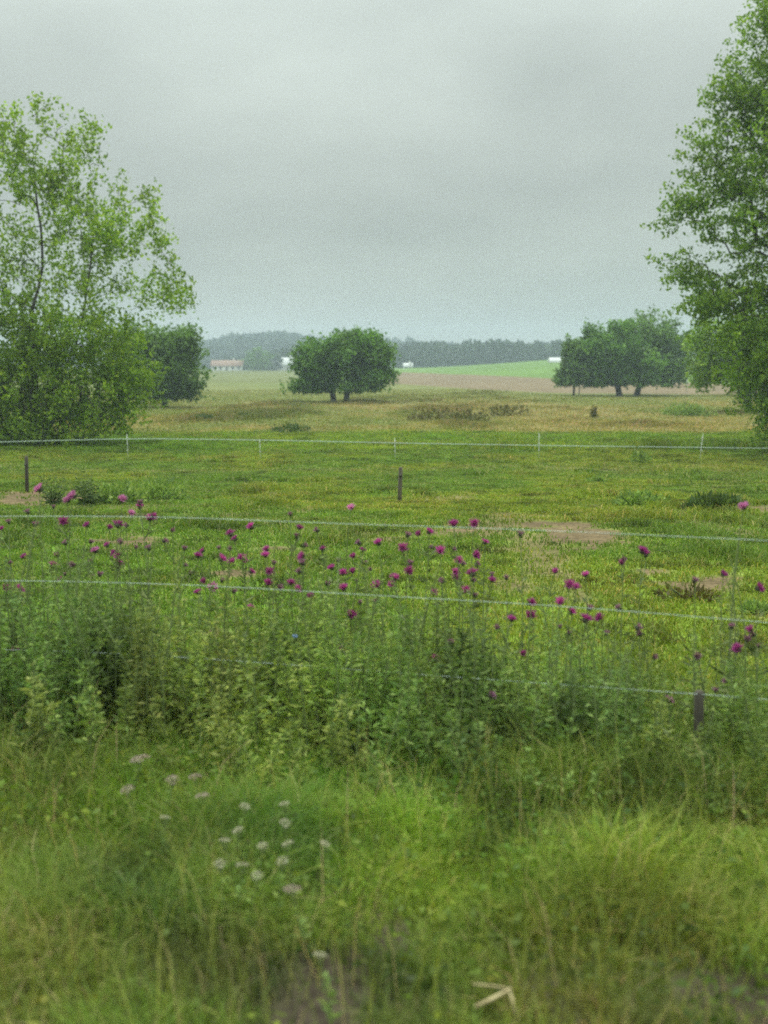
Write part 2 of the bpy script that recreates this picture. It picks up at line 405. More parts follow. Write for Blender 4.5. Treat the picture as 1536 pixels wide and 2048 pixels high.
G_BRIGHT = leaf_mat('maple_leaves', [(0.0, (0.130, 0.228, 0.020)), (0.5, (0.226, 0.361, 0.027)), (1.0, (0.366, 0.486, 0.044))], 0.42, 0.5, 0.7, 1.25)
G_RIGHT = leaf_mat('elm_leaves', [(0.0, (0.096, 0.193, 0.023)), (0.5, (0.172, 0.291, 0.027)), (1.0, (0.280, 0.403, 0.038))], 0.4, 0.5, 0.7, 1.25)
G_DARK = leaf_mat('field_tree_leaves', [(0.0, (0.064, 0.148, 0.023)), (0.5, (0.109, 0.236, 0.028)), (1.0, (0.179, 0.317, 0.037))], 0.35, 0.35, 0.65, 1.3)
G_OLIVE = leaf_mat('dusty_leaves', [(0.0, (0.079, 0.148, 0.033)), (0.5, (0.120, 0.227, 0.039)), (1.0, (0.179, 0.298, 0.046))], 0.35, 0.35, 0.7, 1.25)

make_tree('broadleaf_tree', 'tall airy broadleaf tree at left with bright drooping lower boughs behind the white fence tape',
    [(5, 290, 45, 95, .55), (90, 330, 55, 80, .6), (165, 330, 45, 70, .5), (165, 430, 70, 70, .6), (255, 450, 60, 55, .7), (310, 500, 32, 30, .4), (60, 450, 70, 80, .6), (170, 535, 90, 60, .6),
     (295, 585, 70, 28, .6), (345, 610, 35, 10, .5), (-80, 350, 100, 150, .6), (30, 570, 90, 70, .7), (-110, 580, 130, 130, .8),
     (40, 680, 100, 60, 1.2), (140, 690, 100, 60, 1.3), (225, 715, 65, 60, 1.5), (245, 785, 50, 60, 1.6), (130, 795, 110, 80, 1.6), (20, 790, 110, 90, 1.5), (185, 850, 55, 40, 1.4), (60, 858, 105, 32, 1.5),
     (-110, 790, 120, 90, 1.2), (235, 840, 25, 20, .6)],
    54, [(72, 68, 330), (78, 185, 480)], 1450, 35, 0.205, 1.05, G_BRIGHT, 0.13, 11, cl=3, cs=0.4, upb=0.85, outb=0.45, spread=0.2, depth=0.9, shell=0.35)
make_tree('broadleaf_tree', 'big tree cut by the right edge, with branch tips turned up against the sky',
    [(1555, 30, 30, 50, .8), (1530, 130, 50, 50, .9), (1495, 215, 60, 38, .9), (1475, 290, 80, 34, .9), (1450, 375, 70, 30, .9), (1440, 430, 80, 30, .9), (1425, 535, 75, 26, .9), (1465, 585, 75, 30, .9),
     (1510, 650, 70, 36, 1), (1530, 750, 60, 60, 1), (1545, 810, 40, 40, .9), (1535, 858, 30, 7, .5), (1412, 322, 32, 8, 2.2), (1402, 412, 34, 8, 2.2), (1398, 537, 36, 7, 2.2), (1425, 602, 32, 7, 2), (1462, 190, 26, 9, 2), (1425, 478, 30, 7, 1.8), (1495, 85, 18, 12, 1.5), (1430, 268, 28, 8, 1.8), (1630, 60, 90, 150, .8), (1590, 250, 100, 130, 1), (1590, 430, 100, 110, 1), (1600, 620, 120, 130, 1), (1720, 400, 120, 330, .8), (1640, 790, 90, 80, .8)],
    48, [(1650, 1650, 80)], 1550, 46, 0.175, 1.2, G_RIGHT, 0.36, 12, cl=3, cs=0.36, upb=0.22, outb=1.1, spread=0.17, depth=0.9, shell=0.4, flat=0.75)
make_tree('field_tree', 'round bushy tree on two short trunks alone in the middle of the dry pasture',
    [(640, 712, 42, 34, 1), (700, 708, 48, 32, 1), (745, 722, 34, 36, 1), (608, 735, 15, 36, 1), (618, 772, 28, 20, 1.1), (680, 757, 60, 30, 1), (748, 755, 32, 22, 1.1), (655, 690, 35, 16, 1), (715, 690, 35, 12, 1), (655, 780, 25, 10, 1)],
    120, [(692, 698, 700), (669, 650, 710)], 420, 42, 0.42, 1.1, G_DARK, 0.36, 13, browse=1.15, spread=0.42, upb=0.5)
make_tree('field_tree', 'wide dark tree with a thick left-leaning trunk at the edge of the ploughed field',
    [(1192, 706, 34, 36, 1), (1232, 695, 42, 40, 1), (1250, 738, 60, 32, 1), (1182, 742, 34, 30, 1), (1215, 755, 40, 20, 1)],
    146, [(1240, 1225, 700)], 330, 42, 0.5, 1.2, G_DARK, 0.42, 14, browse=1.35, spread=0.42, group='trees along the ploughed field')
make_tree('field_tree', 'tallest domed tree right beside the wide dark one, its trunk leaning right',
    [(1290, 668, 46, 30, 1), (1312, 705, 50, 40, 1), (1332, 745, 46, 28, 1), (1362, 700, 22, 34, .8), (1290, 735, 40, 30, 1), (1275, 690, 30, 30, 1)],
    151, [(1272, 1300, 690)], 330, 42, 0.5, 1.2, G_OLIVE, 0.42, 15, browse=1.35, spread=0.42, group='trees along the ploughed field')
make_tree('field_tree', 'small upright tree on two thin stems at the left end of the clump',
    [(1146, 705, 12, 18, 1), (1150, 735, 24, 26, 1), (1138, 757, 18, 12, 1)],
    145, [(1147, 1146, 712), (1158, 1156, 725)], 130, 36, 0.45, 0.9, G_OLIVE, 0.16, 16, browse=1.1, spread=0.4, group='trees along the ploughed field')
make_tree('field_tree', 'bright leafy tree half hidden behind the big tree at the right edge',
    [(1450, 695, 50, 42, 1), (1505, 685, 60, 48, 1), (1418, 732, 30, 34, 1), (1495, 742, 75, 40, 1), (1580, 710, 80, 70, 1), (1540, 780, 60, 28, 1)],
    92, [(1500, 1500, 690)], 420, 44, 0.34, 1.0, G_RIGHT, 0.3, 17, spread=0.42)
make_tree('field_tree', 'hazy olive tree in the dry pasture, half hidden by the tall airy tree',
    [(352, 692, 38, 30, 1), (322, 722, 52, 42, 1), (372, 748, 34, 32, 1), (300, 760, 55, 34, 1), (285, 705, 40, 36, 1), (345, 780, 40, 16, 1)],
    104, [(330, 330, 700)], 400, 44, 0.38, 1.0, G_OLIVE, 0.3, 18, browse=0.7, spread=0.42)
make_tree('field_tree', 'small pale hazy tree standing between the two far houses',
    [(512, 718, 17, 14, 1), (500, 732, 18, 8, 1), (522, 732, 16, 8, 1)],
    560, [(511, 511, 715)], 120, 34, 1.0, 2.4, G_DARK, 0.4, 19, spread=0.42)

G_WOOD = leaf_mat('far_wood_leaves', [(0.0, (0.02, 0.042, 0.024)), (1.0, (0.045, 0.075, 0.04))], 0.2, 0.1, 0.8, 1.2)
# far wood: reads as one mass
def wood(name, spots, mat, seed, label):
    r = np.random.default_rng(seed); Vs = []
    pos = []; ax = []; sz = []
    for (x, y, h, wd) in spots:
        g = float(gz(x, y)); k = 150
        v = unit(r.normal(size=(k, 3))) * (0.55 + 0.45 * r.random((k, 1)))
        c = np.array((x, y, g + h * 0.52)); pos.append(c + v * np.array((wd, wd, h * 0.5))); ax.append(v + r.normal(size=(k, 3)) * 0.6); sz.append(np.full(k, wd * 0.5) * (0.6 + 0.8 * r.random(k)))
    pos = np.vstack(pos); ax = np.vstack(ax); sz = np.concatenate(sz)
    V, Qd = leaves(pos, ax, sz, sz * 0.8, r)
    o = ob(name, mesh(name, V, [Qd], mat)); tag(o, label, 'woodland', kind='stuff')
r = np.random.default_rng(5); sp = []
for y0 in (575, 600, 630, 665):
    x = -60.0
    while x < 420:
        sp.append((x, y0 + r.normal() * 6, 10.5 + r.normal() * 1.3 + 1.5 * math.sin(x / 23), 4.6 + r.random() * 1.6)); x += 6.5 + r.random() * 3
x = -400.0
while x < -60:
    sp.append((x, 700 + r.normal() * 12, 7 + r.normal() * 0.8, 4.5 + r.random())); x += 7 + r.random() * 5
wood('woodland', sp, G_WOOD, 6, 'long dark belt of far woodland behind the green field')
sp = []
for y0 in np.linspace(830, 1120, 9):
    x = -360.0
    while x < 140:
        sp.append((x, y0 + r.normal() * 8, 11 + r.normal() * 1.5, 6.5 + r.random() * 2)); x += 9 + r.random() * 4
wood('woodland', sp, G_WOOD, 8, 'blue hazy woodland covering the far hill')

# ---------------------------------------------------------------- far buildings
PLASTER = plain_mat('white_plaster', (0.68, 0.68, 0.64), (0.8, 0.8, 0.77), 1.5, 0.8, 0.1)
TILE = plain_mat('clay_tiles', (0.25, 0.16, 0.125), (0.34, 0.22, 0.17), 3, 0.8, 0.4, 0.03, (1, 6, 6))
SHEET = plain_mat('grey_sheet_roof', (0.5, 0.53, 0.54), (0.62, 0.64, 0.64), 2, 0.5, 0.2, 0.02, (6, 1, 1))
GLASS = plain_mat('dark_window', (0.03, 0.035, 0.04), (0.06, 0.07, 0.08), 2, 0.15, 0.0, spec=0.6)
FILM = plain_mat('white_film', (0.5, 0.52, 0.52), (0.62, 0.63, 0.63), 2, 0.4, 0.1, 0.01)
def house(name, label, px0, px1, y_eave, y_ridge, d, roofmat, cat='house', depth_m=8.0, nwin=4):
    x0, x1 = P(px0, 740, d)[0], P(px1, 740, d)[0]; cx = (x0 + x1) / 2; hw = (x1 - x0) / 2
    g = float(gz(cx, d)) ; ze = P(0, y_eave, d)[2] - g; zr = P(0, y_ridge, d)[2] - g
    root = empty(name, (cx, d, g)); tag(root, label, cat)
    b = MB(); D = depth_m / 2
    V = [(-hw, -D, -1), (hw, -D, -1), (hw, D, -1), (-hw, D, -1), (-hw, -D, ze), (hw, -D, ze), (hw, D, ze), (-hw, D, ze), (-hw, 0, zr - .15), (hw, 0, zr - .15)]
    b.add(V, [(0, 1, 5, 4), (2, 3, 7, 6), (1, 2, 6, 5), (3, 0, 4, 7)], [(5, 6, 9), (7, 4, 8)]); ob('wall', b.mesh('wall', PLASTER), root)
    b = MB(); o_ = 0.5; t = 0.25
    for s in (-1, 1):
        e = ze - o_ * (zr - ze) / D
        V = [(-hw - o_, s * (D + o_), e), (hw + o_, s * (D + o_), e), (hw + o_, 0, zr), (-hw - o_, 0, zr)]
        V = V + [(x, y, z_ + t) for x, y, z_ in V]
        b.add(V, [(0, 1, 2, 3), (4, 5, 6, 7), (0, 1, 5, 4), (1, 2, 6, 5), (3, 0, 4, 7)])
    ro = ob('roof', b.mesh('roof', roofmat), root)
    b = MB(); b.box((hw * 0.4, 0.6, zr + 0.4), (0.8, 0.8, 1.4)); ob('chimney', b.mesh('chimney', PLASTER), ro)
    for i in range(nwin):
        x = -hw + (i + 0.5) * 2 * hw / nwin
        if i == nwin // 2:
            b = MB(); b.box((x, -D - 0.02, 1.0), (1.1, 0.1, 2.1)); ob('door', b.mesh('door', WOOD), root); continue
        b = MB(); b.box((x, -D - 0.02, ze * 0.55), (1.2, 0.1, 1.2)); wn = ob('window', b.mesh('window', GLASS), root)
        b = MB(); b.box((x, -D - 0.08, ze * 0.55 - 0.68), (1.5, 0.2, 0.12)); ob('sill', b.mesh('sill', PLASTER), wn)
house('far_house', 'long white farmhouse with a faded orange tiled roof below the hazy hill', 425, 486, 731, 721.5, 560, TILE, nwin=5)
house('far_house', 'pale grey-roofed barn just left of the round pasture tree, far off', 546, 596, 729, 716, 575, SHEET, 'barn', 11, 4)
house('far_shed', 'tiny white shed at the foot of the dark wood', 808, 824, 732, 727, 545, FILM, 'shed', 4, 2)
# white film tunnel in the green field
x0, x1 = P(1097, 735, 395)[0], P(1150, 735, 395)[0]; cx = (x0 + x1) / 2; g = float(gz(cx, 395))
root = empty('polytunnel', (cx, 395, g)); tag(root, 'long low white growing tunnel on the bright green field', 'polytunnel')
th = np.linspace(0, math.pi, 13); hw = (x1 - x0) / 2
arc = np.stack((np.zeros(13), 2.6 * np.cos(th), 1.75 * np.sin(th) - 0.1), 1)
b = MB(); V = np.vstack((arc + (-hw, 0, 0), arc + (hw, 0, 0))); b.add(V, [(i, i + 1, i + 14, i + 13) for i in range(12)]); ob('cover', b.mesh('cover', FILM, None, True), root)
for s in (-1, 1):
    b = MB(); b.add(np.vstack((arc * 0.995 + (s * hw, 0, 0), [(s * hw, 0, 0)])), None, [(i, i + 1, 13) for i in range(12)]); ob('end_wall', b.mesh('end_wall', FILM), root)
b = MB()
for i in range(9): b.tube(arc * 1.012 + (-hw + 0.1 + i * (2 * hw - 0.2) / 8, 0, 0), 0.03, 5)
ob('hoop', b.mesh('hoop', WHITEPOST), root)
# white marker board under the right-hand trees
X = P(1375, 745, 160)[0]; g = float(gz(X, 160)); root = empty('marker_board', (X, 160, g)); tag(root, 'small white marker board on a post seen under the dark trees', 'marker')
b = MB(); b.tube([(0, 0, -0.2), (0, 0, 2.6)], 0.05); ob('post', b.mesh('post', WHITEPOST), root)
zb = P(0, 743, 160)[2] - g; b = MB(); b.box((0, -0.07, zb), (0.62, 0.04, 0.55)); ob('board', b.mesh('board', FILM), root)

# ---------------------------------------------------------------- grass
def hit(px, py, it=40):
    Y = 10.0
    for _ in range(it):
        X = P(px, py, Y)[0]; Yn = Yfor(px, py, float(gz(X, Y))); Y = 0.5 * Y + 0.5 * min(max(Yn, 2.0), 700)
    return np.array((P(px, py, Y)[0], Y, float(gz(P(px, py, Y)[0], Y))))
GRASS = leaf_mat('grass_blades', [(0.0, (0.085, 0.138, 0.021)), (0.45, (0.132, 0.203, 0.026)), (0.85, (0.194, 0.246, 0.039)), (1.0, (0.341, 0.290, 0.130))], 0.35, 0.9, 0.8, 1.2, 0.6, True)
def scatter(y0, y1, dens, pw, margin=1.3, extra=2.2):
    """random points in the wedge of pasture the camera sees (and a step beside it); density dens*(y0/Y)^pw"""
    ys = np.linspace(y0, y1, 400); wd = 0.3553 * ys * margin + extra; pdf = wd * (y0 / ys) ** pw
    cdf = np.cumsum(pdf); n = int(2 * dens * pdf.sum() * (ys[1] - ys[0])); cdf = cdf / cdf[-1]
    Y = np.interp(rng.random(n), cdf, ys); X = (rng.random(n) * 2 - 1) * (0.3553 * Y * margin + extra); return X, Y
Vs, Qs, Ts, Cs = [], [], [], []; off = 0
def put(V, Q, T, col):
    global off
    Vs.append(V); Qs.append(Q + off); Ts.append(T + off); Cs.append(np.repeat(col, 5, 0)); off += len(V)
PATCH = [(1000, 1720, 420, 90, 1.15, 1.18, .95), (850, 1760, 110, 90, 1.2, 1.1, .9), (1400, 1690, 260, 60, 1.12, 1.15, 1.0), (150, 1610, 220, 60, 1.1, 1.2, .9), (700, 1640, 300, 50, 1.15, 1.2, .95), (90, 1880, 190, 130, 1.05, .92, 1.1), (1180, 1880, 260, 120, 1.0, .86, .95),
         (560, 1690, 120, 80, .6, .72, .8), (420, 1880, 170, 90, .62, .58, .85), (700, 1950, 200, 90, .5, .5, .75), (300, 1800, 140, 60, .7, .76, .95), (1400, 1960, 190, 80, .62, .68, .75), (600, 1520, 260, 34, .85, 1.1, .7), (1080, 1990, 160, 60, 1.0, .82, 1.1)]
def patchf(X, Y):
    """tints the verge in patches: moss-yellow, dry olive, and a darker tone"""
    px, py = proj(X, Y, gz(X, Y) + 0.12); c = np.ones((len(X), 3)); nz = fbm(X * 2.6, Y * 2.2, 171)
    for cx, cy_, rx, ry, r_, g_, b_ in PATCH:
        k = sstep(1.5, 0.3, ((px - cx) / rx) ** 2 + ((py - cy_) / ry) ** 2 + (nz - 0.5) * 2.4)[:, None]; c = c * (1 - k) + c * np.array((r_, g_, b_)) * k
    return c
def tintf(X, Y, s=80):
    """where the sward is yellower, greener or dried out"""
    n = fbm(X * 0.9, Y * 0.8, s); m = fbm(X * 0.28, Y * 0.16, s + 5); q = fbm(X * 2.3, Y * 2.0, s + 9)
    c = np.ones((len(X), 3)); y = sstep(0.45, 0.68, m)[:, None]; c = c * (1 - y) + np.array((1.4, 1.13, 0.95)) * y
    d = sstep(0.56, 0.7, n)[:, None]; c = c * (1 - d) + c * np.array((1.1, 0.95, 1.15)) * d
    k = sstep(0.55, 0.75, q)[:, None]; c = c * (1 - 0.5 * k)
    return c
# short pasture
X, Y = scatter(7.0, 64, 540, 1.0)
b_ = bare_mask(X, Y); keep = rng.random(len(X)) > b_ * 0.86 + 0.12 * (b_ > 0.9); X, Y = X[keep], Y[keep]; n = len(X)
kb = 4; sp_ = (0.03 + 0.0022 * Y)
Xb = np.repeat(X, kb) + rng.normal(size=n * kb) * np.repeat(sp_, kb); Yb = np.repeat(Y, kb) + rng.normal(size=n * kb) * np.repeat(sp_, kb)
hh = np.repeat(0.035 + 0.05 * fbm(X * 1.1, Y * 0.6, 91) ** 1.5 + 0.12 * sstep(0.62, 0.75, fbm(X * 0.8, Y * 0.5, 95)), kb) * (0.6 + 0.8 * rng.random(n * kb))
put(*blades(np.stack((Xb, Yb, gz(Xb, Yb)), 1), hh, np.repeat(0.005 + 0.00075 * Y, kb), 0.3 + 0.7 * rng.random(n * kb)), tintf(Xb, Yb) * np.array((1.0, 1.12, 0.9)))
# thin dry grass farther out
X, Y = scatter(48, 175, 26, 2.0, 1.2); n = len(X); px, py = proj(X, Y, gz(X, Y))
far_e_ = np.interp(px, [600, 690, 790, 1130, 1450, 2000], [744, 752, 768, 788, 789, 792]); keep = (py > far_e_ + 2) & (py < 900); X, Y = X[keep], Y[keep]; n = len(X)
zc, _, _ = zone_col(X, Y); kb = 4
Xb = np.repeat(X, kb) + rng.normal(size=n * kb) * 0.25; Yb = np.repeat(Y, kb) + rng.normal(size=n * kb) * 0.3
tall = sstep(0.55, 0.72, fbm(X * 0.12, Y * 0.05, 101))
put(*blades(np.stack((Xb, Yb, gz(Xb, Yb)), 1), np.repeat(0.08 + 0.26 * tall, kb) * (0.5 + rng.random(n * kb)), np.repeat(0.02 + 0.0005 * Y, kb), 0.3 + 0.6 * rng.random(n * kb)),
    np.repeat(zc / np.array((0.095, 0.14, 0.03)) * np.array((1, 1, 0.9)) * (1 - 0.4 * tall[:, None]), kb, 0))
o = ob('pasture_grass', mesh('pasture_grass', np.vstack(Vs), [np.vstack(Qs), np.vstack(Ts)], GRASS, np.vstack(Cs))); tag(o, 'short grazed grass of the pasture beyond the fence', 'grass', kind='stuff')
# long verge grass
Vs, Qs, Ts, Cs = [], [], [], []; off = 0
X, Y = scatter(2.7, 7.4, 5200, 0.25, 1.35, 2.2)
gap = sstep(0.52, 0.66, fbm(X * 1.3, Y * 1.1, 41)) * sstep(5.0, 3.9, Y); n1 = fbm(X * 1.6, Y * 1.6, 111); 
keep = rng.random(len(X)) > 0.9 * gap + 0.45 * sstep(0.55, 0.35, fbm(X * 4, Y * 4, 115)); X, Y, n1 = X[keep], Y[keep], n1[keep]; n = len(X)
h = (0.10 + 0.20 * sstep(0.3, 0.75, n1)) * (0.5 + 0.8 * rng.random(n)) * (0.55 + 0.45 * sstep(3.2, 4.6, Y)) * (1 - 0.3 * sstep(5.8, 6.6, Y))
put(*blades(np.stack((X, Y, gz(X, Y)), 1), h, 0.0035 + 0.004 * rng.random(n), 0.3 + 0.9 * rng.random(n)), tintf(X, Y, 120) * patchf(X, Y) * np.array((1.12, 1.22, 1.1)))
# fine dry seed stalks among it
X, Y = scatter(3.0, 7.2, 150, 0.1, 1.3, 2.0); n = len(X)
put(*blades(np.stack((X, Y, gz(X, Y)), 1), 0.25 + 0.3 * rng.random(n), np.full(n, 0.003), 0.2 + 0.5 * rng.random(n)), np.tile((1.9, 1.5, 2.2), (n, 1)))
o = ob('verge_grass', mesh('verge_grass', np.vstack(Vs), [np.vstack(Qs), np.vstack(Ts)], GRASS, np.vstack(Cs))); tag(o, 'long uncut grass of the roadside verge', 'grass', kind='stuff')
# low broad-leaved ground cover
COVER = leaf_mat('ground_cover_leaves', [(0.0, (0.053, 0.105, 0.018)), (0.6, (0.087, 0.173, 0.021)), (1.0, (0.152, 0.222, 0.031))], 0.35, 1.5, 0.75, 1.2, 0.55, True)
X, Y = scatter(2.8, 7.6, 650, 0.2, 1.35, 2.2); keep = rng.random(len(X)) < 0.15 + 0.85 * sstep(0.48, 0.62, fbm(X * 1.1, Y * 1.3, 131)); X, Y = X[keep], Y[keep]; n = len(X)
p = np.stack((X, Y, gz(X, Y) + 0.02 + 0.16 * rng.random(n) ** 1.5), 1); a = rng.normal(size=(n, 3)) * (1, 1, 0.45); sz = 0.025 + 0.035 * rng.random(n)
V, Q = leaves(p, a, sz, sz * 0.6); o = ob('ground_cover', mesh('ground_cover', V, [Q], COVER, np.repeat(tintf(X, Y, 140) * patchf(X, Y), 4, 0))); tag(o, 'low broad-leaved plants mixed through the verge', 'ground cover', kind='stuff')

# ---------------------------------------------------------------- weeds along the fence
W_MID = leaf_mat('weed_leaves', [(0.0, (0.115, 0.198, 0.055)), (0.5, (0.198, 0.304, 0.068)), (1.0, (0.325, 0.420, 0.108))], 0.35, 3.0, 0.75, 1.2)
W_DARK = leaf_mat('dark_weed_leaves', [(0.0, (0.052, 0.093, 0.028)), (0.5, (0.084, 0.139, 0.036)), (1.0, (0.137, 0.194, 0.048))], 0.3, 3.0, 0.75, 1.2)
W_PALE = leaf_mat('pale_weed_leaves', [(0.0, (0.165, 0.223, 0.052)), (0.5, (0.264, 0.319, 0.078)), (1.0, (0.380, 0.415, 0.117))], 0.4, 3.0, 0.8, 1.2)
W_BROWN = leaf_mat('seeding_dock', [(0.0, (0.084, 0.068, 0.026)), (0.5, (0.140, 0.115, 0.036)), (1.0, (0.140, 0.176, 0.042))], 0.25, 2.0, 0.8, 1.2)
STEM = plain_mat('green_stem', (0.12, 0.17, 0.055), (0.20, 0.25, 0.10), 20, 0.6, 0.2, 0.002)
def fence_y(X): return 6.32 - 0.19 * X        # the near fence runs slightly away to the left
def stalks(bases, tops, r, per, leaf, narrow=0.28, lo=0.05, sag=0.2):
    """upright stems with leaves all the way up -> stem MB, leaf arrays"""
    mb = MB(); PP, AA, SZ = [], [], []
    for b0, t0 in zip(bases, tops):
        d = t0 - b0; hgt = np.linalg.norm(d); side = r.normal(size=3) * 0.05 * hgt * np.array((1, 1, 0))
        s = np.linspace(0, 1, 6)[:, None]; pts = b0 + d * s + side * np.sin(math.pi * s)
        mb.tube(pts, np.linspace(0.0045, 0.0015, 6) * (0.6 + hgt), 4, False)
        k = max(5, int(per * hgt)); t = lo + (1 - lo) * r.random(k)
        q = b0 + d * t[:, None] + side * np.sin(math.pi * t)[:, None]
        th = r.random(k) * 2 * math.pi; a = np.stack((np.cos(th), np.sin(th), r.normal(size=k) * 0.35 + 0.45 - sag), 1)
        out_ = 0.35 * (1 - t) * 0.25 * r.random(k)     # short side shoots carry some leaves outward
        PP.append(q + unit(a) * out_[:, None]); AA.append(a); SZ.append(leaf * (1.25 - 0.7 * t) * (0.6 + 0.7 * r.random(k)))
    return mb, np.vstack(PP), np.vstack(AA), np.concatenate(SZ), narrow
def weed(name, label, px, py_top, Y, wpx, mat, cat='weed', nst=9, per=95, leaf=0.085, seed=0, narrow=0.3, hmin=0.45, group=None):
    r = np.random.default_rng(1000 + seed); X = P(px, py_top, Y)[0]; g = float(gz(X, Y)); h = P(px, py_top, Y)[2] - g; hw = wpx / FPX * Y / 2
    root = empty(name, (X, Y, g)); tag(root, label, cat, group)
    bs = np.stack((r.normal(size=nst) * hw * 0.25, r.normal(size=nst) * hw * 0.25, np.full(nst, -0.02)), 1)
    a = r.random(nst) * 2 * math.pi; q = np.sqrt(r.random(nst)) * hw; q[0] = 0.1 * hw
    ts = np.stack((q * np.cos(a), q * np.sin(a) * 0.8, h * (hmin + (1 - hmin) * (1 - (q / hw) ** 2 * 0.6) * (0.7 + 0.3 * r.random(nst)))), 1); ts[0, 2] = h
    mb, PP, AA, SZ, nw = stalks(bs, ts, r, per, leaf, narrow)
    ob('stem', mb.mesh('stem', STEM), root); V, Q = leaves(PP, AA, SZ, SZ * nw, r); ob('foliage', mesh('foliage', V, [Q], mat), root); return root
# the mass of undergrowth under the wires
r = np.random.default_rng(77); n = 900
X = (r.random(n) * 2 - 1) * 5.4; Y = fence_y(X) + np.clip(r.normal(size=n) * 0.45, -0.75, 1.3)
px_, _ = proj(X, Y, gz(X, Y))
prof = np.interp(px_, [-300, 60, 150, 250, 330, 420, 600, 760, 880, 1000, 1100, 1250, 1330, 1480, 1900], [.72, .72, .82, .80, .70, .66, .72, .74, .72, .60, .52, .45, .42, .40, .38])
hgt = 1.12 * prof * (0.45 + 0.65 * r.random(n)) * (0.8 + 0.4 * fbm(X * 1.5, Y, 151)) * (1 - 0.45 * sstep(-0.2, -0.7, Y - fence_y(X)))
g = gz(X, Y); bs = np.stack((X, Y, g - 0.02), 1); ts = np.stack((X + r.normal(size=n) * 0.1, Y + r.normal(size=n) * 0.08, g + hgt), 1)
mb, PP, AA, SZ, nw = stalks(bs, ts, r, 165, 0.062, 0.28)
n2 = 320; X2 = (r.random(n2) * 2 - 1) * 5.4; Y2 = fence_y(X2) + r.random(n2) * 1.1 - 0.35; p2_, _ = proj(X2, Y2, gz(X2, Y2)); h2 = np.interp(p2_, [0, 700, 1000, 1250, 1536], [1.05, 1.05, .9, .7, .65]) * (0.65 + 0.5 * r.random(n2)); g2 = gz(X2, Y2)
mb2, P2, A2, S2, _ = stalks(np.stack((X2, Y2, g2 - 0.02), 1), np.stack((X2 + r.normal(size=n2) * 0.12, Y2 + r.normal(size=n2) * 0.08, g2 + h2), 1), r, 85, 0.05, lo=0.3)
PP = np.vstack((PP, P2)); AA = np.vstack((AA, A2)); SZ = np.concatenate((SZ, S2)); mb.add(np.vstack(mb2.V), np.vstack(mb2.Q))
V, Q = leaves(PP, AA, SZ, SZ * 0.3, r); c = np.repeat(tintf(PP[:, 0] * 2, PP[:, 1] * 2, 160) * np.array((0.96, 1.04, 1.1)), 4, 0)
UNDER = leaf_mat('undergrowth_leaves', [(0.0, (0.115, 0.198, 0.048)), (0.5, (0.186, 0.291, 0.059)), (1.0, (0.315, 0.396, 0.097))], 0.35, 1.6, 0.65, 1.3, 0.55, True)
o = ob('undergrowth', mesh('undergrowth', V, [Q], UNDER, c)); tag(o, 'tangled green weeds growing under the fence wires', 'undergrowth', kind='stuff')
o2 = ob('undergrowth_stems', mb.mesh('undergrowth_stems', STEM)); tag(o2, 'thin green stems of the weeds under the wires', 'undergrowth', kind='stuff')
WEEDS = [
 ('bushy dark green weed, the broadest one, crossed by the lowest fence wire at left', 205, 1175, 6.75, 230, W_DARK, 26, 120, .085, .3),
 ('dark weed with a rounded top right beside the broadest dark one', 300, 1255, 6.5, 110, W_DARK, 12, 110, .08, .4),
 ('yellowish ragged weed low at the left edge below the lowest wire', 62, 1325, 6.0, 90, W_PALE, 8, 70, .075, .4),
 ('tall feathery weed standing where the lowest wire vanishes into leaves', 560, 1215, 6.7, 120, W_MID, 12, 110, .075, .4),
 ('slender upright dark weed behind the tall feathery one', 612, 1235, 6.9, 60, W_DARK, 7, 110, .07, .5),
 ('small yellow-green arching weed low in the dark hollow left of centre', 468, 1425, 5.75, 60, W_PALE, 5, 60, .07, .4),
 ('pale upright weed with a rippled outline at the front of the hollow', 690, 1355, 5.85, 60, W_PALE, 5, 85, .065, .6),
 ('leafy mid-green weed just right of the pale rippled one', 765, 1285, 6.2, 110, W_MID, 11, 105, .08, .4),
 ('big dark weed in the centre where the lowest wire comes out', 925, 1235, 6.5, 170, W_DARK, 18, 115, .08, .35),
 ('narrow mid-green weed right of the big dark central one', 1010, 1290, 6.4, 70, W_MID, 8, 100, .075, .5),
 ('dense low weed in the shade under the right half of the lowest wire', 1150, 1340, 6.0, 120, W_DARK, 11, 110, .075, .4),
 ('tall straw-pale weed standing alone left of the dark fence stake', 1330, 1372, 5.75, 45, W_PALE, 4, 100, .06, .7),
 ('sprawling green weed at the right edge beside the dark fence stake', 1490, 1345, 5.9, 130, W_MID, 12, 90, .075, .35),
 ('thin pale grass-like stalk rising past the top wire at left', 88, 985, 7.2, 26, W_PALE, 2, 45, .05, .85),
 ('leaning pale stalk rising past the top wire at right', 1478, 1050, 6.6, 60, W_PALE, 3, 40, .06, .6),
 ('pale wispy weed in front of the magenta thistle near the right edge', 1450, 1140, 7.0, 80, W_PALE, 4, 45, .06, .5),
 ('wispy green weed reaching the second wire right of centre', 870, 1165, 7.0, 80, W_MID, 6, 60, .065, .45),
 ('wispy green weed reaching the second wire left of centre', 395, 1190, 7.1, 90, W_MID, 7, 65, .065, .4),
]
for i, (lb, px, py, Y, wpx, mt, ns, per, lf, hm) in enumerate(WEEDS): weed('tall_weed', lb, px, py, Y, wpx, mt, nst=ns, per=per, leaf=lf, seed=i, hmin=hm)

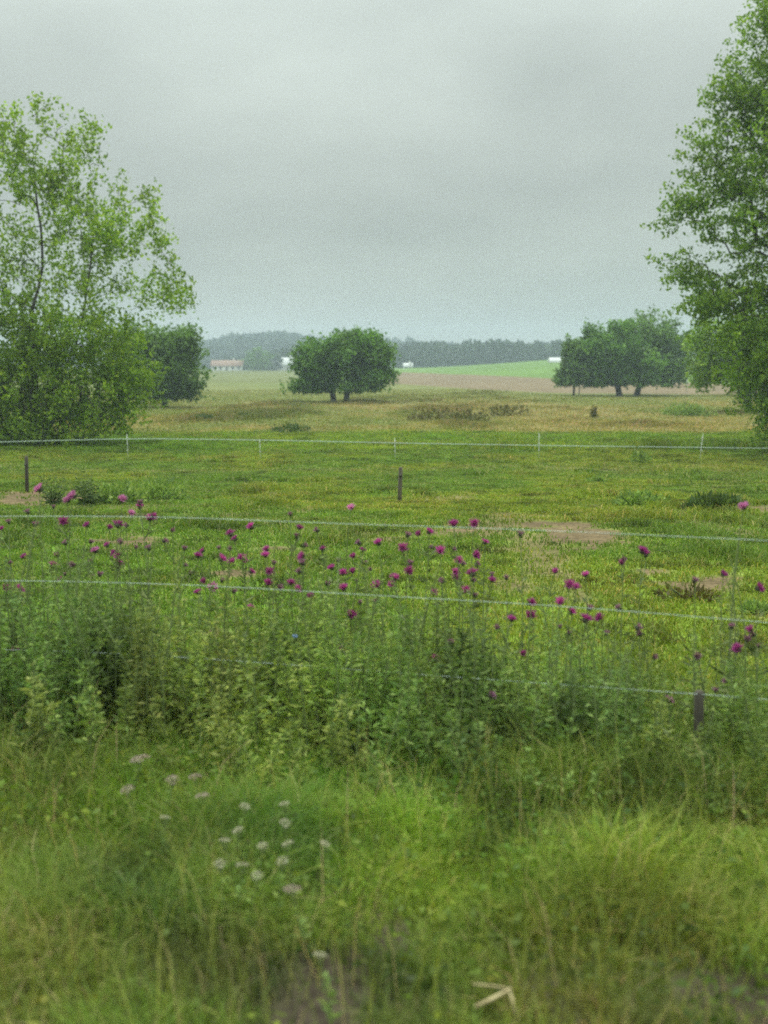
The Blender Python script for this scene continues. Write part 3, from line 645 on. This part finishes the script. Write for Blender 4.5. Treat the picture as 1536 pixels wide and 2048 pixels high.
# clumps standing in the pasture
def clump(name, label, cat, px, pyb, wpx, hpx, mat, n, leaf, seed, group=None, stems=8):
    r = np.random.default_rng(2000 + seed); b0 = hit(px, pyb); d = b0[1]; hw = wpx / FPX * d / 2; h = hpx / FPX * d
    root = empty(name, b0); tag(root, label, cat, group)
    v = unit(r.normal(size=(n, 3))) * r.random((n, 1)) ** 0.4; v[:, 2] = np.abs(v[:, 2]); lump = 0.65 + 0.6 * vn(v[:, 0] * 3 + seed, v[:, 1] * 3, seed)
    p = v * np.array((hw, hw * 0.8, h)) * lump[:, None]
    gl = gz(p[:, 0] + b0[0], p[:, 1] + b0[1]) - b0[2]; p[:, 2] = np.maximum(p[:, 2] + gl, gl + 0.01)
    a = unit(v) + r.normal(size=(n, 3)) * 0.6 + np.array((0, 0, 0.5)); sz = leaf * (0.6 + 0.8 * r.random(n))
    mb = MB()
    for k in range(stems):
        t = p[r.integers(n)]; mb.tube([t * (0.15, 0.15, 0) + (0, 0, -0.03), t * (0.6, 0.6, 0.6), t], [0.012, 0.008, 0.004], 4, False)
    ob('stem', mb.mesh('stem', STEM), root); V, Q = leaves(p, a, sz, sz * 0.4, r); ob('foliage', mesh('foliage', V, [Q], mat), root)
q1 = hit(102, 1010)[1]; weed('bush', 'dark upright bush left of the pair by the left wooden stake', 102, 938, q1, 70, W_DARK, 'bush', 11, 42, .13, 41, .25, .25)
weed('bush', 'dark ragged bush leaning right, beside the left wooden stake', 172, 935, q1, 90, W_DARK, 'bush', 13, 42, .13, 42, .25, .25)
clump('bush', 'long low bush at the foot of the left tree, in its shade', 'bush', 235, 1008, 120, 38, W_MID, 600, .13, 3)
clump('bush', 'soft green bush right of the dark bushes under the left tree', 'bush', 325, 1000, 110, 36, W_MID, 500, .12, 4)
clump('weed_clump', 'dark flat weed clump below the round pasture tree', 'weed', 580, 864, 85, 14, W_DARK, 350, .22, 5)
clump('weed_clump', 'dark green nettle clump in the dry grass nearest the left tree', 'weed', 408, 841, 48, 10, W_DARK, 500, .22, 6)
clump('weed_clump', 'small green nettle clump right of the darker one in dry grass', 'weed', 487, 836, 34, 8, W_DARK, 300, .22, 7)
clump('dock_patch', 'brown seeding dock patch, the left and darkest one', 'weed', 862, 840, 105, 22, W_BROWN, 420, .25, 8)
clump('dock_patch', 'brown seeding dock patch in the middle of the dry pasture', 'weed', 930, 842, 105, 20, W_BROWN, 420, .25, 9)
clump('dock_patch', 'green and brown dock patch right of the brown ones', 'weed', 1010, 832, 105, 26, W_BROWN, 380, .28, 10)
clump('weed_clump', 'grey-green weed patch below the bright tree at right', 'weed', 1375, 832, 100, 24, W_MID, 900, .26, 11)
clump('weed_clump', 'lone dark dock plant below the wide dark tree', 'weed', 1188, 836, 14, 24, W_BROWN, 160, .22, 12)
clump('weed_clump', 'pale weed tuft just below the white fence tape, right of centre', 'weed', 1280, 926, 45, 26, W_MID, 300, .14, 13)
clump('bush', 'low dark mound of weeds with a pink thistle before it', 'bush', 1430, 1022, 140, 30, W_DARK, 800, .13, 14)
clump('bush', 'small dark weed tuft left of the low dark mound', 'bush', 1285, 1012, 110, 26, W_MID, 900, .10, 15)
clump('weed_clump', 'small dark tuft in the tan track at the right', 'weed', 1195, 966, 36, 12, W_MID, 200, .10, 16)
clump('weed_clump', 'brown broken weed clump in the bare earth at right', 'weed', 1380, 1200, 130, 24, W_BROWN, 170, .07, 17)
clump('weed_clump', 'dark green tuft at the right edge by the bare earth', 'weed', 1512, 1225, 70, 14, W_MID, 260, .06, 18)

# ---------------------------------------------------------------- thistles
PET = leaf_mat('magenta_petals', [(0.0, (0.36, 0.035, 0.27)), (1.0, (0.58, 0.10, 0.44))], 0.3, 30, 0.9, 1.1, 0.6, obj=0.3)
PET_P = leaf_mat('pink_petals', [(0.0, (0.46, 0.12, 0.36)), (1.0, (0.66, 0.24, 0.54))], 0.3, 30, 0.9, 1.1, 0.6, obj=0.3)
PET_D = leaf_mat('faded_petals', [(0.0, (0.210, 0.083, 0.180)), (0.6, (0.345, 0.135, 0.300)), (1.0, (0.390, 0.240, 0.240))], 0.25, 30, 0.85, 1.15, 0.7)
BRACT = leaf_mat('thistle_bracts', [(0.0, (0.045, 0.05, 0.035)), (1.0, (0.10, 0.10, 0.06))], 0.15, 30, 0.9, 1.1, 0.7)
T_LEAF = leaf_mat('thistle_leaves', [(0.0, (0.091, 0.128, 0.048)), (0.5, (0.140, 0.189, 0.066)), (1.0, (0.224, 0.257, 0.096))], 0.3, 4.0, 0.8, 1.2)
def head_meshes(mat, n, rad, up, seed, ball=0.8):
    r = np.random.default_rng(seed); th = r.random(n) * 2 * math.pi; q = r.random(n) ** 0.5
    a = np.stack((np.cos(th) * q, np.sin(th) * q, up + (1 - q) * 0.9), 1); p = np.stack((np.cos(th) * q * 0.3, np.sin(th) * q * 0.3, 0 * q), 1) * rad
    V, Q = leaves(p, a, rad * (0.85 + 0.3 * r.random(n)), rad * 0.16, r)
    pet = mesh('flower_head', V, [Q], mat)
    mb = MB(); k = 8; th = np.arange(k) * 2 * math.pi / k; rr = [0.12, 0.38, 0.52, 0.5, 0.36]; zz = [-0.95, -0.8, -0.5, -0.15, 0.05]
    V = np.concatenate([np.stack((np.cos(th) * a_, np.sin(th) * a_, np.full(k, z_)), 1) for a_, z_ in zip(rr, zz)]) * rad * ball
    mb.add(V, [(i * k + j, i * k + (j + 1) % k, (i + 1) * k + (j + 1) % k, (i + 1) * k + j) for i in range(4) for j in range(k)])
    m = 26; th = r.random(m) * 2 * math.pi; zt = -0.8 * r.random(m); p = np.stack((np.cos(th) * 0.42, np.sin(th) * 0.42, zt), 1) * rad * ball
    a = np.stack((np.cos(th), np.sin(th), -0.2 + 0.3 * r.random(m)), 1); V, Q = leaves(p, a, rad * 0.42, rad * 0.14, r); mb.add(V, Q)
    return pet, mb.mesh('bracts', BRACT)
HEADS = {'b': [head_meshes(PET, 80, 0.032, 0.35, s) for s in (1, 2, 3)], 'p': [head_meshes(PET_P, 80, 0.032, 0.3, 4)], 'd': [head_meshes(PET_D, 46, 0.023, 0.7, s, 1.0) for s in (5, 6)]}
BR = """78,978p 135,1000p 145,992p 245,998p 280,1013 263,1026p 307,1032 300,1036 3,1058 174,1050 219,1054 236,1049 127,1043 214,1090 230,1106 236,1110 48,1113 106,1130 237,1126 121,1157 13,1175 39,1178 31,1297p 190,1101p
405,1101 396,1111 443,1117 463,1123 483,1115 487,1120 461,1067 470,1077 502,1053 407,1162 396,1184 425,1175p 503,1143 540,1142 537,1165 533,1098 530,1110 582,1165 596,1178 622,1192 599,1055 604,1112 646,1098 663,1135 687,1175 686,1145 706,1112 705,1142 725,1100 757,1085 752,1170 702,1015p 501,1214 703,1230 680,1298p
907,1048 948,1047 837,1067 859,1063 806,1095 970,1084 880,1101 952,1110 917,1121 818,1142 789,1155 783,1168 911,1143 910,1155 945,1146 984,1160 867,1185 931,1180 1110,1142 1171,1149 1138,1169 1152,1173 1243,1125 1285,1101 1292,1108 1063,1205 1120,1203 1062,1230 1023,1238 1144,1223 1172,1238 1199,1235 870,1318 1047,1307 1447,1148 1487,1013p 1518,1176 1475,1297 1500,1258 1338,1400p"""
DU = """107,1013 55,1023 280,1005 17,1043 71,1048 252,1050 130,1085 182,1083 241,1083 272,1094 297,1095 330,1081 20,1125 114,1109 145,1129 180,1123 130,1148 200,1148 183,1152 40,1202 151,1239 5,1312 369,1096 371,1130 381,1146 438,1095 460,1097 445,1160 468,1182 548,1125 593,1071 633,1060 610,1090 605,1125 598,1142 655,1167 717,1085 730,1125 740,1138 714,1160 581,1028 518,1335 753,1200 720,1204 420,1268
816,1069 1041,1067 908,1098 863,1094 927,1127 955,1128 820,1125 947,1160 884,1161 984,1148 950,1190 1013,1155 1248,1118 1237,1215 1120,1253 1138,1265 1213,1266 1277,1254 1279,1267 1463,1252 1505,1268 1310,1314 1395,1312 1450,1362 1475,1360 1431,1380 1390,1160 1495,1278 1518,1292 994,1255 902,1284 983,1390 677,1120 560,1175 1180,1215 345,1060"""
hs = []
for t in BR.split(): x, y = t.rstrip('p').split(','); hs.append((int(x), int(y), 'p' if t[-1] == 'p' else 'b'))
for t in DU.split(): x, y = t.split(','); hs.append((int(x), int(y), 'd'))
hs.sort()
plants = []
for h_ in hs:
    best = None
    for p in plants:
        cx = sum(q[0] for q in p) / len(p); cy_ = sum(q[1] for q in p) / len(p)
        if abs(h_[0] - cx) < 24 and abs(h_[1] - cy_) < 55 and len(p) < 6:
            dd = abs(h_[0] - cx) + 0.3 * abs(h_[1] - cy_)
            if best is None or dd < best[0]: best = (dd, p)
    if best: best[1].append(h_)
    else: plants.append([h_])
NUM = ['', 'one', 'two', 'three', 'four', 'five', 'six']
MARKS = [(12, 'at the left picture edge'), (55, 'below the left wooden stake'), (105, 'below the dark upright bush'), (160, 'below the dark ragged bush'), (225, 'above the broadest dark weed'), (300, "below left tree's right fringe"),
 (365, 'below the hazy olive tree'), (410, 'below the darker nettle clump'), (455, 'below the orange-roofed farmhouse'), (490, 'below the small nettle clump'), (525, 'below the leftmost white fence post'), (580, 'below the flat weed clump'), (625, 'below the left side of the round tree'),
 (690, 'below the round tree'), (745, 'below the right side of the round tree'), (800, 'below the middle wooden stake'), (862, 'below the darkest brown dock patch'), (930, 'below the middle brown dock patch'), (985, 'below the green-brown dock patch'),
 (1040, 'left of third white post'), (1085, 'below the third white fence post'), (1130, 'below the white growing tunnel'), (1185, 'below the lone dark dock plant'), (1245, 'below the wide two-trunk tree clump'), (1290, 'below the small tuft beside the dark mound'),
 (1340, 'above the straw-pale weed'), (1395, 'above the dark fence stake'), (1445, 'below the dark mound'), (1500, 'near the right picture edge')]
def band(px, py):
    w1 = np.interp(px, [0, 300, 430, 640, 1050, 1536], [1032, 1033, 1037, 1046, 1059, 1081]); w2 = np.interp(px, [0, 240, 420, 990, 1190, 1536], [1160, 1165, 1171, 1204, 1217, 1245]); w3 = np.interp(px, [0, 250, 480, 950, 1536], [1298, 1307, 1322, 1357, 1398])
    return 'over the top wire' if py < w1 - 4 else 'under the top wire' if py < w2 - 60 else 'over the second wire' if py < w2 else 'under the second wire' if py < w3 else 'under the lowest wire'
r = np.random.default_rng(31); used = {}; shorts = {}
for p in plants:
    cx = sum(q[0] for q in p) / len(p); my = min(q[1] for q in p); My = max(q[1] for q in p); cyv = sum(q[1] for q in p) / len(p)
    Y = fence_y(P(cx, 1100, 6.5)[0]) + (0.15 + 1.5 * r.random() if My < 1215 else 0.1 + 0.5 * r.random())
    if My > 1380: Y = 5.9
    X = P(cx, my, Y)[0] + r.normal() * 0.03; g = float(gz(X, Y)); base = np.array((X, Y, g))
    nb = sum(q[2] != 'd' for q in p); colr = {True: 'magenta', False: 'faded purple'}[nb * 2 >= len(p)]
    if any(q[2] == 'p' for q in p): colr = 'pale pink'
    mk_ = min(MARKS, key=lambda m: abs(m[0] - cx))[1]; nm = NUM[len(p)] + (' ' + colr + ' heads' if len(p) > 1 else ' ' + colr + ' head')
    lab = f'thistle with {nm} {band(cx, cyv)} {mk_}'; short = f'thistle with {nm} {mk_}'
    root = empty('thistle', base); used.setdefault(lab, []).append((cx, my, root)); shorts.setdefault(short, []).append(root)
    tag(root, lab, 'thistle', 'thistles along the near fence')
    mb = MB(); top = min(p, key=lambda q: q[1]); PP, AA, SZ = [], [], []
    tp = P(top[0], top[1], Y) - base
    side = r.normal(size=2) * 0.03
    def along(t): return np.array((tp[0] * t ** 1.4 + side[0] * math.sin(math.pi * t), tp[1] * t + side[1] * math.sin(math.pi * t), tp[2] * t))
    ends = []
    for q in p:
        Yq = Y + (0 if q is top else r.normal() * 0.05); e = P(q[0], q[1], Yq) - base
        if q is top: pts = np.array([along(t) for t in np.linspace(0, 1, 9)]); pts[0, 2] -= 0.03; mb.tube(pts, np.linspace(0.0055, 0.0026, 9), 5, False)
        else:
            t0 = max(0.15, min(0.85, (e[2] - 0.10 - 0.7 * math.hypot(e[0] - tp[0], e[1] - tp[1])) / max(tp[2], 0.1))); s0 = along(t0); d = e - s0
            pts = np.array([s0 + d * t + np.array((d[0], d[1], 0)) * 0.35 * math.sin(math.pi * t) for t in np.linspace(0, 1, 6)]); mb.tube(pts, np.linspace(0.0036, 0.0022, 6), 4, False)
        ends.append((e, q, unit(pts[-1] - pts[-2]))); hl = np.linalg.norm(pts[-1] - pts[0])
        k = max(3, int(hl * (17 if q is top else 14))); t = r.random(k) ** 1.4 * 0.86; f = t * (len(pts) - 1); i0 = f.astype(int); fr = (f - i0)[:, None]
        PP.append(pts[i0] * (1 - fr) + pts[np.minimum(i0 + 1, len(pts) - 1)] * fr); th = r.random(k) * 2 * math.pi
        AA.append(np.stack((np.cos(th), np.sin(th), 0.25 + 0.5 * r.random(k)), 1)); SZ.append((0.15 - 0.11 * t) * (0.7 + 0.5 * r.random(k)) * (1 if q is top else 0.6))
    ob('stem', mb.mesh('stem', STEM), root)
    PP = np.vstack(PP); AA = unit(np.vstack(AA)); SZ = np.concatenate(SZ); n = len(PP)
    Vm, Qm = leaves(PP, AA, SZ, SZ * 0.2, r); mbl = MB(); mbl.add(Vm, Qm)
    for s_ in (0.3, 0.5, 0.7):     # spiny lobes down both edges
        for sg in (-1, 1):
            sv = unit(np.cross(AA, np.array((0, 0, 1.0)) + 0.2 * r.normal(size=3))) * sg
            V2, Q2 = leaves(PP + AA * (SZ * s_)[:, None], sv + AA * 0.6 + r.normal(size=(n, 3)) * 0.15, SZ * 0.26, SZ * 0.1, r); mbl.add(V2, Q2)
    ob('leaves', mbl.mesh('leaves', T_LEAF), root)
    for e, q, dr in ends:
        pm, bm = HEADS[q[2]][r.integers(len(HEADS[q[2]]))]
        fh = ob('flower_head', pm, root); nod = Vector((dr[0] * 0.6 + r.normal() * 0.45, dr[1] * 0.4 - 0.35 + r.normal() * 0.35, 0.75)); fh.location = e
        fh.rotation_euler = nod.to_track_quat('Z', 'Y').to_euler(); s_ = (0.78 + 0.5 * r.random()); fh.scale = (s_, s_, s_ * 0.9); ob('bracts', bm, fh)
for lab, lst in used.items():
    if len(lst) == 2:
        a, b = lst; dx = abs(a[0] - b[0]) > abs(a[1] - b[1]); key = 0 if dx else 1; lst.sort(key=lambda t: t[key])
        for it, wd in zip(lst, ('left', 'right') if dx else ('upper', 'lower')): it[2]['label'] = wd + ' ' + lab
    elif len(lst) > 2:
        print('DUP', len(lst), lab, [(round(t[0]), t[1]) for t in lst])
for s_, l_ in shorts.items():
    if len(l_) == 1: l_[0]['label'] = s_
print('PLANTS', len(plants), [t for t in (o['label'] for o in bpy.data.objects if o.name.startswith('thistle')) if len(t.split()) > 16])

# small blue and white flowers
WHITE_F = leaf_mat('cream_florets', [(0.0, (0.403, 0.382, 0.277)), (1.0, (0.542, 0.510, 0.403))], 0.2, 20, 0.95, 1.05)
PINKW_F = leaf_mat('pinkish_florets', [(0.0, (0.351, 0.269, 0.239)), (1.0, (0.454, 0.368, 0.328))], 0.2, 20, 0.95, 1.05)
BLUE_F = leaf_mat('blue_petals', [(0.0, (0.22, 0.33, 0.62)), (1.0, (0.36, 0.48, 0.75))], 0.3, 20, 0.95, 1.05)
def umbel(mat, rad, seed):
    r = np.random.default_rng(seed); n = 110; th = r.random(n) * 2 * math.pi; q = np.sqrt(r.random(n)) * rad; p = np.stack((q * np.cos(th), q * np.sin(th), 0.25 * rad * (1 - (q / rad) ** 2)), 1)
    a = np.stack((np.cos(th), np.sin(th), 0.4 + 0 * q), 1) + r.normal(size=(n, 3)) * 0.7; V, Q = leaves(p, a, rad * 0.28, rad * 0.22, r); mb = MB(); mb.add(V, Q)
    return mb.mesh('flower_head', mat)
UM = {'w': [umbel(WHITE_F, 0.03, s) for s in (1, 2)], 'k': [umbel(PINKW_F, 0.042, 3)]}
def yarrow(px, py, zt, kind, label, seed, sc_=1.0, name='yarrow_plant', cat='wildflower', group='white flowers in the verge'):
    r = np.random.default_rng(3000 + seed); Y = Yfor(px, py, zt); e0 = P(px, py, Y); X = e0[0] + r.normal() * 0.03; g = float(gz(X, Y + 0.02)); base = np.array((X, Y + 0.02, g)); e = e0 - base
    root = empty(name, base); tag(root, label, cat, group)
    mb = MB(); pts = np.array([(e[0] * t ** 1.5, e[1] * t, e[2] * t - 0.01) for t in np.linspace(0, 1, 6)]); mb.tube(pts, np.linspace(0.0032, 0.002, 6), 5, False)
    for k in range(5):
        th = k * 1.26; q = np.array((math.cos(th), math.sin(th), 0.25)) * 0.022 * sc_; mb.tube([pts[-1] - (0, 0, 0.03), pts[-1] + q - (0, 0, 0.004)], [0.0014, 0.001], 4, False)
    ob('stem', mb.mesh('stem', STEM), root)
    n = 26; t = r.random(n) * 0.75; p = np.stack((e[0] * t ** 1.5, e[1] * t, e[2] * t), 1); th = r.random(n) * 6.28; a = np.stack((np.cos(th), np.sin(th), 0.5 + 0 * t), 1); V, Q = leaves(p, a, 0.07 * (1.1 - t), 0.014, r)
    ob('foliage', mesh('foliage', V, [Q], W_MID), root)
    f = ob('flower_head', UM[kind][seed % len(UM[kind])], root); f.location = e; f.scale = (sc_,) * 3; f.rotation_euler = (-0.25 + r.normal() * 0.12, r.normal() * 0.15, r.random() * 6)
YL = [(570, 1646, 'w', 'white yarrow topmost at the right of the flower patch'), (475, 1661, 'w', 'white yarrow topmost at the left of the flower patch'), (440, 1728, 'w', 'brightest white yarrow, lowest and leftmost of the patch'),
 (485, 1730, 'w', 'white yarrow just right of the lowest leftmost one'), (565, 1722, 'w', 'white yarrow at the lower right of the flower patch'), (515, 1751, 'w', 'white yarrow lowest in the middle of the flower patch'),
 (575, 1687, 'w', 'pale yarrow between the two right-hand white ones'), (525, 1692, 'w', 'pale yarrow in the centre of the dark flower patch'), (650, 1688, 'w', 'white yarrow standing apart, right of the flower patch'),
 (450, 1681, 'w', 'dim white yarrow at the left rim of the patch'), (280, 1518, 'k', 'large pinkish flower head before the broadest dark weed'), (390, 1554, 'k', 'pinkish flat flower right of the large pinkish head'),
 (255, 1579, 'k', 'pinkish flat flower below the large pinkish head'), (405, 1592, 'k', 'dull pinkish flower below the one right of the large head'), (490, 1613, 'w', 'dull white flower above the yarrow patch, left one'),
 (568, 1608, 'w', 'dull white flower above the yarrow patch, right one'), (330, 1635, 'w', 'flat white flower alone left of the yarrow patch'), (585, 1779, 'k', 'pinkish flower below the yarrow patch'),
 (640, 1910, 'w', 'solitary white flower lowest in the verge'), (345, 1560, 'k', 'faint pinkish flower left of the flat pinkish one')]
for i, (px, py, kd, lb) in enumerate(YL): yarrow(px, py, 0.30 if py > 1600 else 0.24, kd, lb, i, 1.1 if i == 10 else 0.74)
# chicory
Y = 6.6; e0 = P(590, 1273, Y); g = float(gz(e0[0], Y)); root = empty('chicory', (e0[0] + 0.02, Y, g)); tag(root, 'small sky-blue chicory flower among the weeds left of centre', 'wildflower'); e = e0 - np.array((e0[0] + 0.02, Y, g))
mb = MB(); mb.tube([(0, 0, -0.02), (0.01, 0, e[2] * 0.5), e], [0.004, 0.003, 0.002], 5, False); ob('stem', mb.mesh('stem', STEM), root)
th = np.arange(16) * 2 * math.pi / 16; a = np.stack((np.cos(th), np.sin(th) * 0.6 - 0.3, 0.5 * np.sin(th) + 0.3), 1); V, Q = leaves(np.zeros((16, 3)), a, 0.022, 0.008); f = ob('flower_head', mesh('flower_head', V, [Q], BLUE_F), root); f.location = e
# bent straw
STRAW = plain_mat('dry_straw', (0.34, 0.27, 0.14), (0.5, 0.42, 0.24), 30, 0.7, 0.3, 0.002)
Ys = Yfor(1015, 1980, 0.12); q = [P(x, y, Ys + dy) for x, y, dy in ((945, 1968, .05), (985, 1972, .03), (1021, 1978, 0), (985, 1998, -.02), (950, 2014, -.03))]
g = float(gz(q[2][0], Ys)); b0 = np.array((q[2][0], Ys, g)); root = empty('dry_stalk', b0); tag(root, 'bent dry straw-coloured stalk folded in a sharp angle, lowest in the verge', 'dry stalk')
mb = MB(); mb.tube(np.array(q) - b0, [0.003, 0.004, 0.006, 0.008, 0.007], 6); ob('stem', mb.mesh('stem', STRAW), root)
low = P(1042, 2062, Yfor(1042, 2062, 0.0)); mb = MB(); mb.tube([q[2] - b0 + (-0.004, 0, -0.008), P(1028, 2010, Ys - .03) - b0, low - b0], [0.006, 0.009, 0.009], 6); ob('leaf_blade', mb.mesh('leaf_blade', STRAW), root)

# ---------------------------------------------------------------- fences
STAKE = plain_mat('dark_stake', (0.045, 0.04, 0.032), (0.10, 0.09, 0.07), 14, 0.9, 0.4, 0.005, (1, 1, 0.2))
def smooth_poly(pts, n=40):
    pts = np.array(pts, float); return np.stack((np.interp(np.linspace(pts[0, 0], pts[-1, 0], n), pts[:, 0], pts[:, 1]),), 1)[:, 0], np.linspace(pts[0, 0], pts[-1, 0], n)
wf = empty('wire_fence', (0, fence_y(0), 0)); tag(wf, 'near fence of three thin white wires sagging through the thistles', 'fence'); wo = np.array((0, fence_y(0), 0))
def wire_pts(poly, n=60):
    yy, xx = smooth_poly(poly, n); k = np.ones(7) / 7; ys = np.convolve(np.pad(yy, 3, 'edge'), k, 'valid'); out_ = []
    for x, y in zip(xx, ys):
        a = P(x, y, 1.0); Yw = 6.32 / (1 + 0.19 * a[0]); out_.append(P(x, y, Yw))
    return np.array(out_)
WIRES = [[(-520, 1042), (0, 1032), (300, 1033), (430, 1037), (640, 1046), (1050, 1059), (1536, 1081), (2000, 1105)], [(-520, 1168), (0, 1160), (240, 1165), (420, 1171), (700, 1188), (990, 1204), (1190, 1217), (1536, 1245), (2000, 1286)], [(-520, 1302), (0, 1298), (60, 1300), (250, 1307), (480, 1322), (950, 1357), (1250, 1378), (1536, 1398), (2000, 1440)]]
wp = [wire_pts(p) for p in WIRES]
for p in wp: mb = MB(); mb.tube(p - wo, 0.0016, 5); ob('wire', mb.mesh('wire', ROPE, None, True), wf)
for k in (0, -1):
    e = wp[0][k]; g = float(gz(e[0], e[1])); mb = MB(); mb.tube([(e[0], e[1] + .05, g - .1), (e[0], e[1] + .05, g + .8), (e[0], e[1] + .05, e[2] + .12)] - wo, [0.05, 0.048, 0.045], 9); po = ob('fence_post', mb.mesh('fence_post', WOOD, None, False), wf)
    for p in wp: mb = MB(); mb.tube([p[k] - wo + (0, -.02, 0), p[k] - wo + (0, .03, 0)], 0.016, 7); ob('insulator', mb.mesh('insulator', STAKE), po)
e = P(1400, 1385, 6.0); g = float(gz(e[0], 6.0)); mb = MB(); e = e - (0, 0, 0); mb.tube([(e[0] + .01, 6.0, g - .1), (e[0], 6.0, (g + e[2]) / 2), (e[0] - .004, 6.0, e[2]), (e[0] - .004, 6.0, e[2] + .012)], [0.032, 0.03, 0.028, 0.018], 8)
o = ob('fence_stake', mb.mesh('fence_stake', STAKE)); tag(o, 'short dark stake in the weeds under the lowest wire at right', 'stake')
ef = empty('electric_fence', (0, 45, float(gz(0, 45)))); tag(ef, 'far white tape fence on thin white posts across the pasture', 'fence'); eo = np.array((0, 45, float(gz(0, 45))))
T = [(-500, 893), (-200, 889), (0, 884), (260, 877), (520, 880), (790, 886), (1078, 891), (1403, 895), (1720, 899), (2050, 905)]
yy, xx = smooth_poly(T, 70); yy = np.convolve(np.pad(yy, 2, 'edge'), np.ones(5) / 5, 'valid'); pts = np.array([P(x, y, 45) for x, y in zip(xx, yy)]) - eo
hw = np.array((0, 0, 0.014)); n = len(pts); V = np.vstack((pts - hw + (0, -.002, 0), pts + hw + (0, -.002, 0), pts - hw + (0, .002, 0), pts + hw + (0, .002, 0))); Q = []
for i in range(n - 1): Q += [(i, i + 1, n + i + 1, n + i), (2 * n + i, 3 * n + i, 3 * n + i + 1, 2 * n + i + 1), (n + i, n + i + 1, 3 * n + i + 1, 3 * n + i), (i, 2 * n + i, 2 * n + i + 1, i + 1)]
ob('tape', mesh('tape', V, [Q], ROPE), ef)
for px, tp_ in ((-200, 868), (255, 868), (520, 884), (790, 876), (1078, 866), (1403, 868), (1720, 872)):
    X = P(px, 890, 45.06)[0]; g = float(gz(X, 45.06)); zt = P(px, tp_, 45.06)[2] if px != 520 else P(px, 878, 45.06)[2]
    ln = rng.normal() * 0.02; mb = MB(); mb.tube(np.array([(X + ln, 45.06, g - .1), (X, 45.06, (g + zt) / 2), (X - ln, 45.06, zt)]) - eo, [0.012, 0.012, 0.01], 6)
    for f in (0.35, 0.6, 0.85): mb.box(np.array((X, 45.03, g + (zt - g) * f)) - eo, (0.05, 0.05, 0.03))
    ob('fence_post', mb.mesh('fence_post', WHITEPOST), ef)
for px, yb, yt, lb in ((800, 1004, 936, 'weathered wooden stake alone in the middle of the pasture'), (55, 985, 914, 'dark wooden stake at left beside the dark bushes')):
    b0 = hit(px, yb); zt = P(px, yt, b0[1])[2] - b0[2]; mb = MB(); mb.tube([(-.012, 0, -.15), (0, 0, zt * .5), (.012, 0, zt), (.012, 0, zt + .02)], [0.045, 0.043, 0.04, 0.026], 9)
    root = empty('wooden_stake', b0); tag(root, lb, 'stake'); ob('post', mb.mesh('post', STAKE if px < 100 else WOOD), root)
    mb = MB(); mb.box((0.01, -.06, zt * .8), (.05, .05, .07)); mb.tube([(0.01, -.06, zt * .8), (0.01, -.12, zt * .8)], 0.018, 7); ob('insulator', mb.mesh('insulator', STAKE), root)

# ---------------------------------------------------------------- haze
mh = bpy.data.materials.new('haze'); mh.use_nodes = True; t = mh.node_tree; t.nodes.clear(); pv = t.nodes.new('ShaderNodeVolumePrincipled'); oo = t.nodes.new('ShaderNodeOutputMaterial')
pv.inputs['Color'].default_value = (0.72, 0.86, 1.0, 1); pv.inputs['Density'].default_value = 0.00062; pv.inputs['Anisotropy'].default_value = 0.0; t.links.new(pv.outputs[0], oo.inputs['Volume'])
zlo, zhi = float(GZ.min()) - 1.2, 60.0
mb = MB(); mb.box((0, 770, (zlo + zhi) / 2), (5200, 1700, zhi - zlo)); o = ob('haze', mb.mesh('haze', mh)); tag(o, 'thin pale air haze over the fields', 'haze', kind='stuff')
